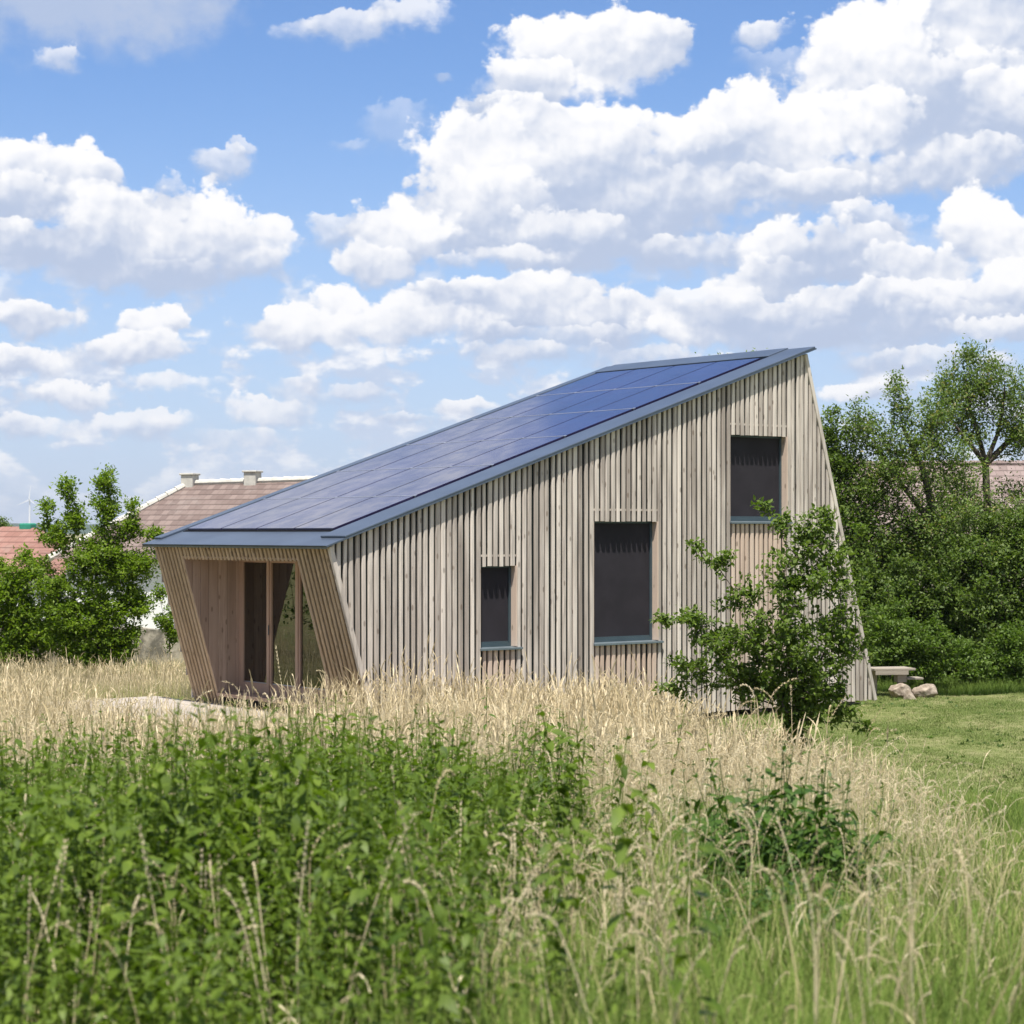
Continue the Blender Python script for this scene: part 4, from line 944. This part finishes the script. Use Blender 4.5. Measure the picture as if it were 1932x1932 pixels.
# dry stems, far part
def dry(n, y0, y1, tm, hlo, hhi, dens_near=1.0, seed=0, nettle_keep=.1, only_nettle=False):
    rng = np.random.default_rng(200 + seed); x, y = field(rng, n, y0, y1)
    keep = in_meadow(x, y, rng) & ~inhouse(x, y)
    keep &= rng.random(n) < (1 - (1 - nettle_keep) * nettle_w(x, y))
    for (px_, yy, rr_) in ((1465, 10.6, .50), (1455, 9.4, .45), (1455, 8.6, .42), (1600, 10.2, .2)): keep &= (np.hypot(x - (px_ - CX) / F * yy, y - yy) > rr_) | (rng.random(n) < .12)
    if only_nettle: keep &= nettle_w(x, y) > .35
    keep &= rng.random(n) < np.clip(.66 + .75 * snoise(x, y, .9, 1) + .25 * snoise(x, y, 2.6, 4), .10, 1)
    x, y = x[keep], y[keep]
    h = rng.uniform(hlo, hhi, len(x)) * np.clip(1 + .16 * snoise(x, y, .7, 5), .7, 1.25)
    zone = (x > 2.7) & (y > 19) & (y < 30); keep2 = ~zone | (rng.random(len(x)) < .7); x, y, h = x[keep2], y[keep2], h[keep2]; h = h * np.where((x > 2.7) & (y > 19) & (y < 30), .88, 1)
    h = np.where((y > 37), h * .72, h)
    # sparser, shorter towards the lawn
    ed = np.clip((xb(y) - x) / 1.2, 0, 1); h = h * (.72 + .28 * ed)
    h = h * np.where(rng.random(len(x)) < .06, rng.uniform(1.1, 1.35, len(x)), 1)
    h = h * (1 - .30 * np.clip(1 - np.abs(x + 4.9) / 2.6, 0, .6) / .6 * (np.abs(y - 31) < 5))
    return scatter(tm, np.stack([x, y], -1), h, rng)
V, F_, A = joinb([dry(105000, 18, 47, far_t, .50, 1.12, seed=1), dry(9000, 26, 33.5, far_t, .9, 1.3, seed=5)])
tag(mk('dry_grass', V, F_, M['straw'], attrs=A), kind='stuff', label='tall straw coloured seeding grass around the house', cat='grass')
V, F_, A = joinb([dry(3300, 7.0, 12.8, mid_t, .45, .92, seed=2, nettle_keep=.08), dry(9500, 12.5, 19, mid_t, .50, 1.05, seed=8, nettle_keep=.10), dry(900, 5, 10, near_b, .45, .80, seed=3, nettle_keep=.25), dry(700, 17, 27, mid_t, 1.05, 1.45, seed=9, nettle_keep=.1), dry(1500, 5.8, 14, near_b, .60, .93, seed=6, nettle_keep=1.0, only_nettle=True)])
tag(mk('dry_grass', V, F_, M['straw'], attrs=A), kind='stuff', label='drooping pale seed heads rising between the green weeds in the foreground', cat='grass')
# undergrowth blades
bl_t = [tuft_tmpl(rg, 7, .016, .05) for _ in range(14)]
rng = np.random.default_rng(301); x, y = field(rng, 62000, 7, 48); kp = in_meadow(x, y, rng, .3) & ~inhouse(x, y) & (rng.random(len(x)) < 1 - .9 * nettle_w(x, y)); x, y = x[kp], y[kp]
h = rng.uniform(.28, .62, len(x)) * np.where(y > 37, .8, 1) * (1 - .3 * np.clip(1 - np.abs(x + 4.9) / 2.6, 0, .6) / .6 * (np.abs(y - 31) < 5)); gr = np.clip(rng.random(len(x)) * .6 + .30 * snoise(x, y, .8, 9) + .12 + .25 * (rng.random(len(x)) < .22), 0, .99)
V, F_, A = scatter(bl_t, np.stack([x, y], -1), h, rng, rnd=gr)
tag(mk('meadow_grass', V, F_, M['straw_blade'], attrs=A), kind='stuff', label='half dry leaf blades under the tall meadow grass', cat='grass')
# fine green grass, right and centre foreground
fg_t = [tuft_tmpl(rg, 9, .0085, .05, .7) for _ in range(14)]
rng = np.random.default_rng(302); x, y = field(rng, 62000, 3.6, 24); wgt = np.clip(1 - nettle_w(x, y), .05, 1) * np.clip(1.2 - (y - 9) / 8, .28, 1); kp = rng.random(len(x)) < wgt; x, y = x[kp], y[kp]
h = rng.uniform(.34, .74, len(x)) * np.interp(x - xb(y), [-1.5, 0, 1.5], [1, .85, .5]); rn = np.clip(rng.random(len(x)) * .85 + .1 * snoise(x, y, 1.5), 0, .99)
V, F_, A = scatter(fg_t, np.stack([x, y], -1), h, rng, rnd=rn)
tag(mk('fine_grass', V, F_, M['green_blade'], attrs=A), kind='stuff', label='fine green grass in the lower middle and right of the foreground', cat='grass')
# lawn
lw_t = [tuft_tmpl(rg, 7, .085, .5, .6) for _ in range(12)]
rng = np.random.default_rng(303); n = 120000; y = np.sqrt(rng.uniform(7 ** 2, 44 ** 2, n)); x = rng.uniform(-.02, .262, n) * y; kp = (x > xb(y) - .3) & ~inhouse(x, y, -.05); x, y = x[kp], y[kp]
h = rng.uniform(.035, .075, len(x)) * (1 + .4 * snoise(x, y, 1.1, 2)); rn = np.clip(rng.random(len(x)) * .75 + .28 * snoise(x, y, .9, 4), 0, .99)
V, F_, A = scatter(lw_t, np.stack([x, y], -1), h, rng, rnd=rn, tiltsd=.15)
tag(mk('lawn_grass', V, F_, M['lawn_blade'], attrs=A), kind='stuff', label='short mown lawn grass on the right', cat='grass')
# ragged taller grass at the foot of the hedge
rng = np.random.default_rng(304); n = 5200; y = rng.uniform(42.2, 44.5, n); x = rng.uniform(.16, .262, n) * y
V, F_, A = scatter(bl_t, np.stack([x, y], -1), rng.uniform(.15, .42, n), rng, rnd=rng.random(n) * .5)
tag(mk('rough_grass', V, F_, M['green_blade'], attrs=A), kind='stuff', label='uncut grass along the foot of the hedge', cat='grass')
rng = np.random.default_rng(306); n = 900; y = np.sqrt(rng.uniform(12 ** 2, 41 ** 2, n)); x = rng.uniform(0, .262, n) * y; kp = (x > xb(y) + .1) & ~inhouse(x, y, 0) & (snoise(x, y, 1.3, 6) > -.1); x, y = x[kp], y[kp]
ro_t = [tuft_tmpl(rg, 8, .28, .3, 1.0) for _ in range(6)]
V, F_, A = scatter(ro_t, np.stack([x, y], -1), rng.uniform(.05, .11, len(x)), rng, rnd=rng.random(len(x)))
tag(mk('lawn_weeds', V, F_, M['leaf_weed'], attrs=A), kind='stuff', label='flat broad leaved weeds scattered in the mown lawn', cat='weeds')
rng = np.random.default_rng(307); n = 9000; x = rng.uniform(-24, -8.6, n); y = rng.uniform(29, 46, n); kp = x < -.262 * y - .4; x, y = x[kp], y[kp]
V, F_, A = scatter(far_t, np.stack([x, y], -1), rng.uniform(.5, 1.0, len(x)), rng)
tag(mk('dry_grass', V, F_, M['straw'], attrs=A), kind='stuff', label='dry meadow grass left of the view', cat='grass')
# nettles
def nettle_tmpl(rng, pairs=13, leaf=.10):
    st = []; Vs, Fs, off = [], [], 0
    bend = rng.uniform(0, .12); 
    pts = np.stack([bend * np.linspace(0, 1, 5) ** 2, np.zeros(5), np.linspace(0, 1, 5)], -1)
    for sd in ((0, 1, 0), (1, 0, 0)):
        V, Fq = ribbon(pts, np.full(5, .0045), sd); Vs.append(V); Fs.append(Fq + off); off += len(V)
    z = .18 + .82 * np.linspace(0, 1, pairs) ** .8
    for i, zz in enumerate(z):
        size = leaf * (1.0 if i < pairs - 3 else (.8, .55, .32)[i - pairs + 3]); a0 = (i % 2) * pi / 2 + rng.normal(0, .2)
        for k in range(2 if i < pairs - 1 else 3):
            a = a0 + k * (pi if i < pairs - 1 else 2.1); tl = rng.normal(-.30, .32) + (.65 if i > pairs - 3 else 0)
            mt = rotmats(np.array([a]), np.array([tl]), np.array([rng.normal(0, .25)]))[0]
            v = (mt @ (LEAF3[0] * np.array([.82, 1, 1]) * size * rng.uniform(.7, 1.25)).T).T + np.array([bend * zz ** 2, 0, zz]) + mt @ np.array([0, size * .22, 0])
            Vs.append(v); Fs.append(LEAF3[1] + off); off += len(v)
    V = np.concatenate(Vs); return V, np.concatenate(Fs), np.clip(V[:, 2], 0, 1)
nt_t = [nettle_tmpl(rg, 17, float(rg.uniform(.045, .090))) for _ in range(22)]
rng = np.random.default_rng(305); x, y = field(rng, 17500, 4.9, 18.5, .4); kp = rng.random(len(x)) < nettle_w(x, y) * np.clip(.75 + .7 * snoise(x, y, 1.8, 7), .12, 1); x, y = x[kp], y[kp]
h = rng.uniform(.50, .98, len(x)) * np.clip(1 + .5 * snoise(x, y, 1.6, 8), .45, 1.3)
rn = rng.random(len(x))
V, F_, A = scatter(nt_t, np.stack([x, y], -1), h, rng, .10, rnd=rn)
# colour per leaf, not per stem
lf = np.repeat(rng.random(len(V) // 2 + 1), 2)[:len(V)]; A['rnd'] = np.clip(A['rnd'] * .5 + lf * .5, 0, 1)
tag(mk('nettle_bed', V, F_, M['leaf_nettle'], attrs=A), kind='stuff', label='thick bed of bright green nettles filling the left foreground', cat='nettles')
# nettle clump in the right foreground
def clump(label, cx_, cy_, r_, n, hh, seed, leaf='leaf_weed', lf_=.12):
    rng = np.random.default_rng(seed); tm = [nettle_tmpl(rng, 9, lf_) for _ in range(6)]
    a = rng.uniform(0, 2 * pi, n); rr = r_ * np.sqrt(rng.random(n)); x = cx_ + np.cos(a) * rr; y = cy_ + np.sin(a) * rr * 1.3
    V, F_, A = scatter(tm, np.stack([x, y], -1), hh * rng.uniform(.65, 1.05, n) * (1 - .35 * (rr / r_) ** 2), rng, .12)
    A['rnd'] = np.clip(A['rnd'] * .4 + .6 * np.repeat(rng.random(len(V) // 2 + 1), 2)[:len(V)], 0, .92)
    b = np.array([cx_, cy_, float(gz(cx_, cy_))]); o = mk('weed_clump', V - b, F_, M[leaf], attrs=A, loc=tuple(b)); return tag(o, label, 'weeds', 'dark green weed clumps in the right foreground')
X_ = lambda px, Y: (px - CX) / F * Y
clump('dark green broad leaved weed clump, tallest in the right foreground, before the plum shrub', X_(1465, 10.6), 10.6, .42, 95, 1.12, 401)
clump('dark leafy weed clump low in the right foreground', X_(1455, 8.6), 8.6, .40, 90, .70, 402)
clump('small upright weed clump right of the tallest dark clump', X_(1610, 10.2), 10.2, .18, 22, .92, 403)
clump('slim weed clump among dry stems just left of the tallest dark clump', X_(1345, 11.5), 11.5, .18, 22, .92, 404)
for px, Y, hh, sd, lb in [(915, 21, 1.45, 411, 'tall thin dark dock stalk before the small low window'), (700, 14.5, .95, 412, 'upright weed tip at the top edge of the nettle bed'), (1080, 17, .9, 413, 'narrow weed stalk in the dry grass below the middle window')]:
    rng = np.random.default_rng(sd); x = X_(px, Y); tm = [nettle_tmpl(rng, 13, .06)]
    V, F_, A = scatter(tm, np.array([[x, Y], [x + .05, Y + .05]]), np.array([hh, hh * .7]), rng, .03); b = np.array([x, Y, float(gz(x, Y))])
    tag(mk('weed_stalk', V - b, F_, M['leaf_weed'], attrs=A, loc=tuple(b)), lb, 'weed')
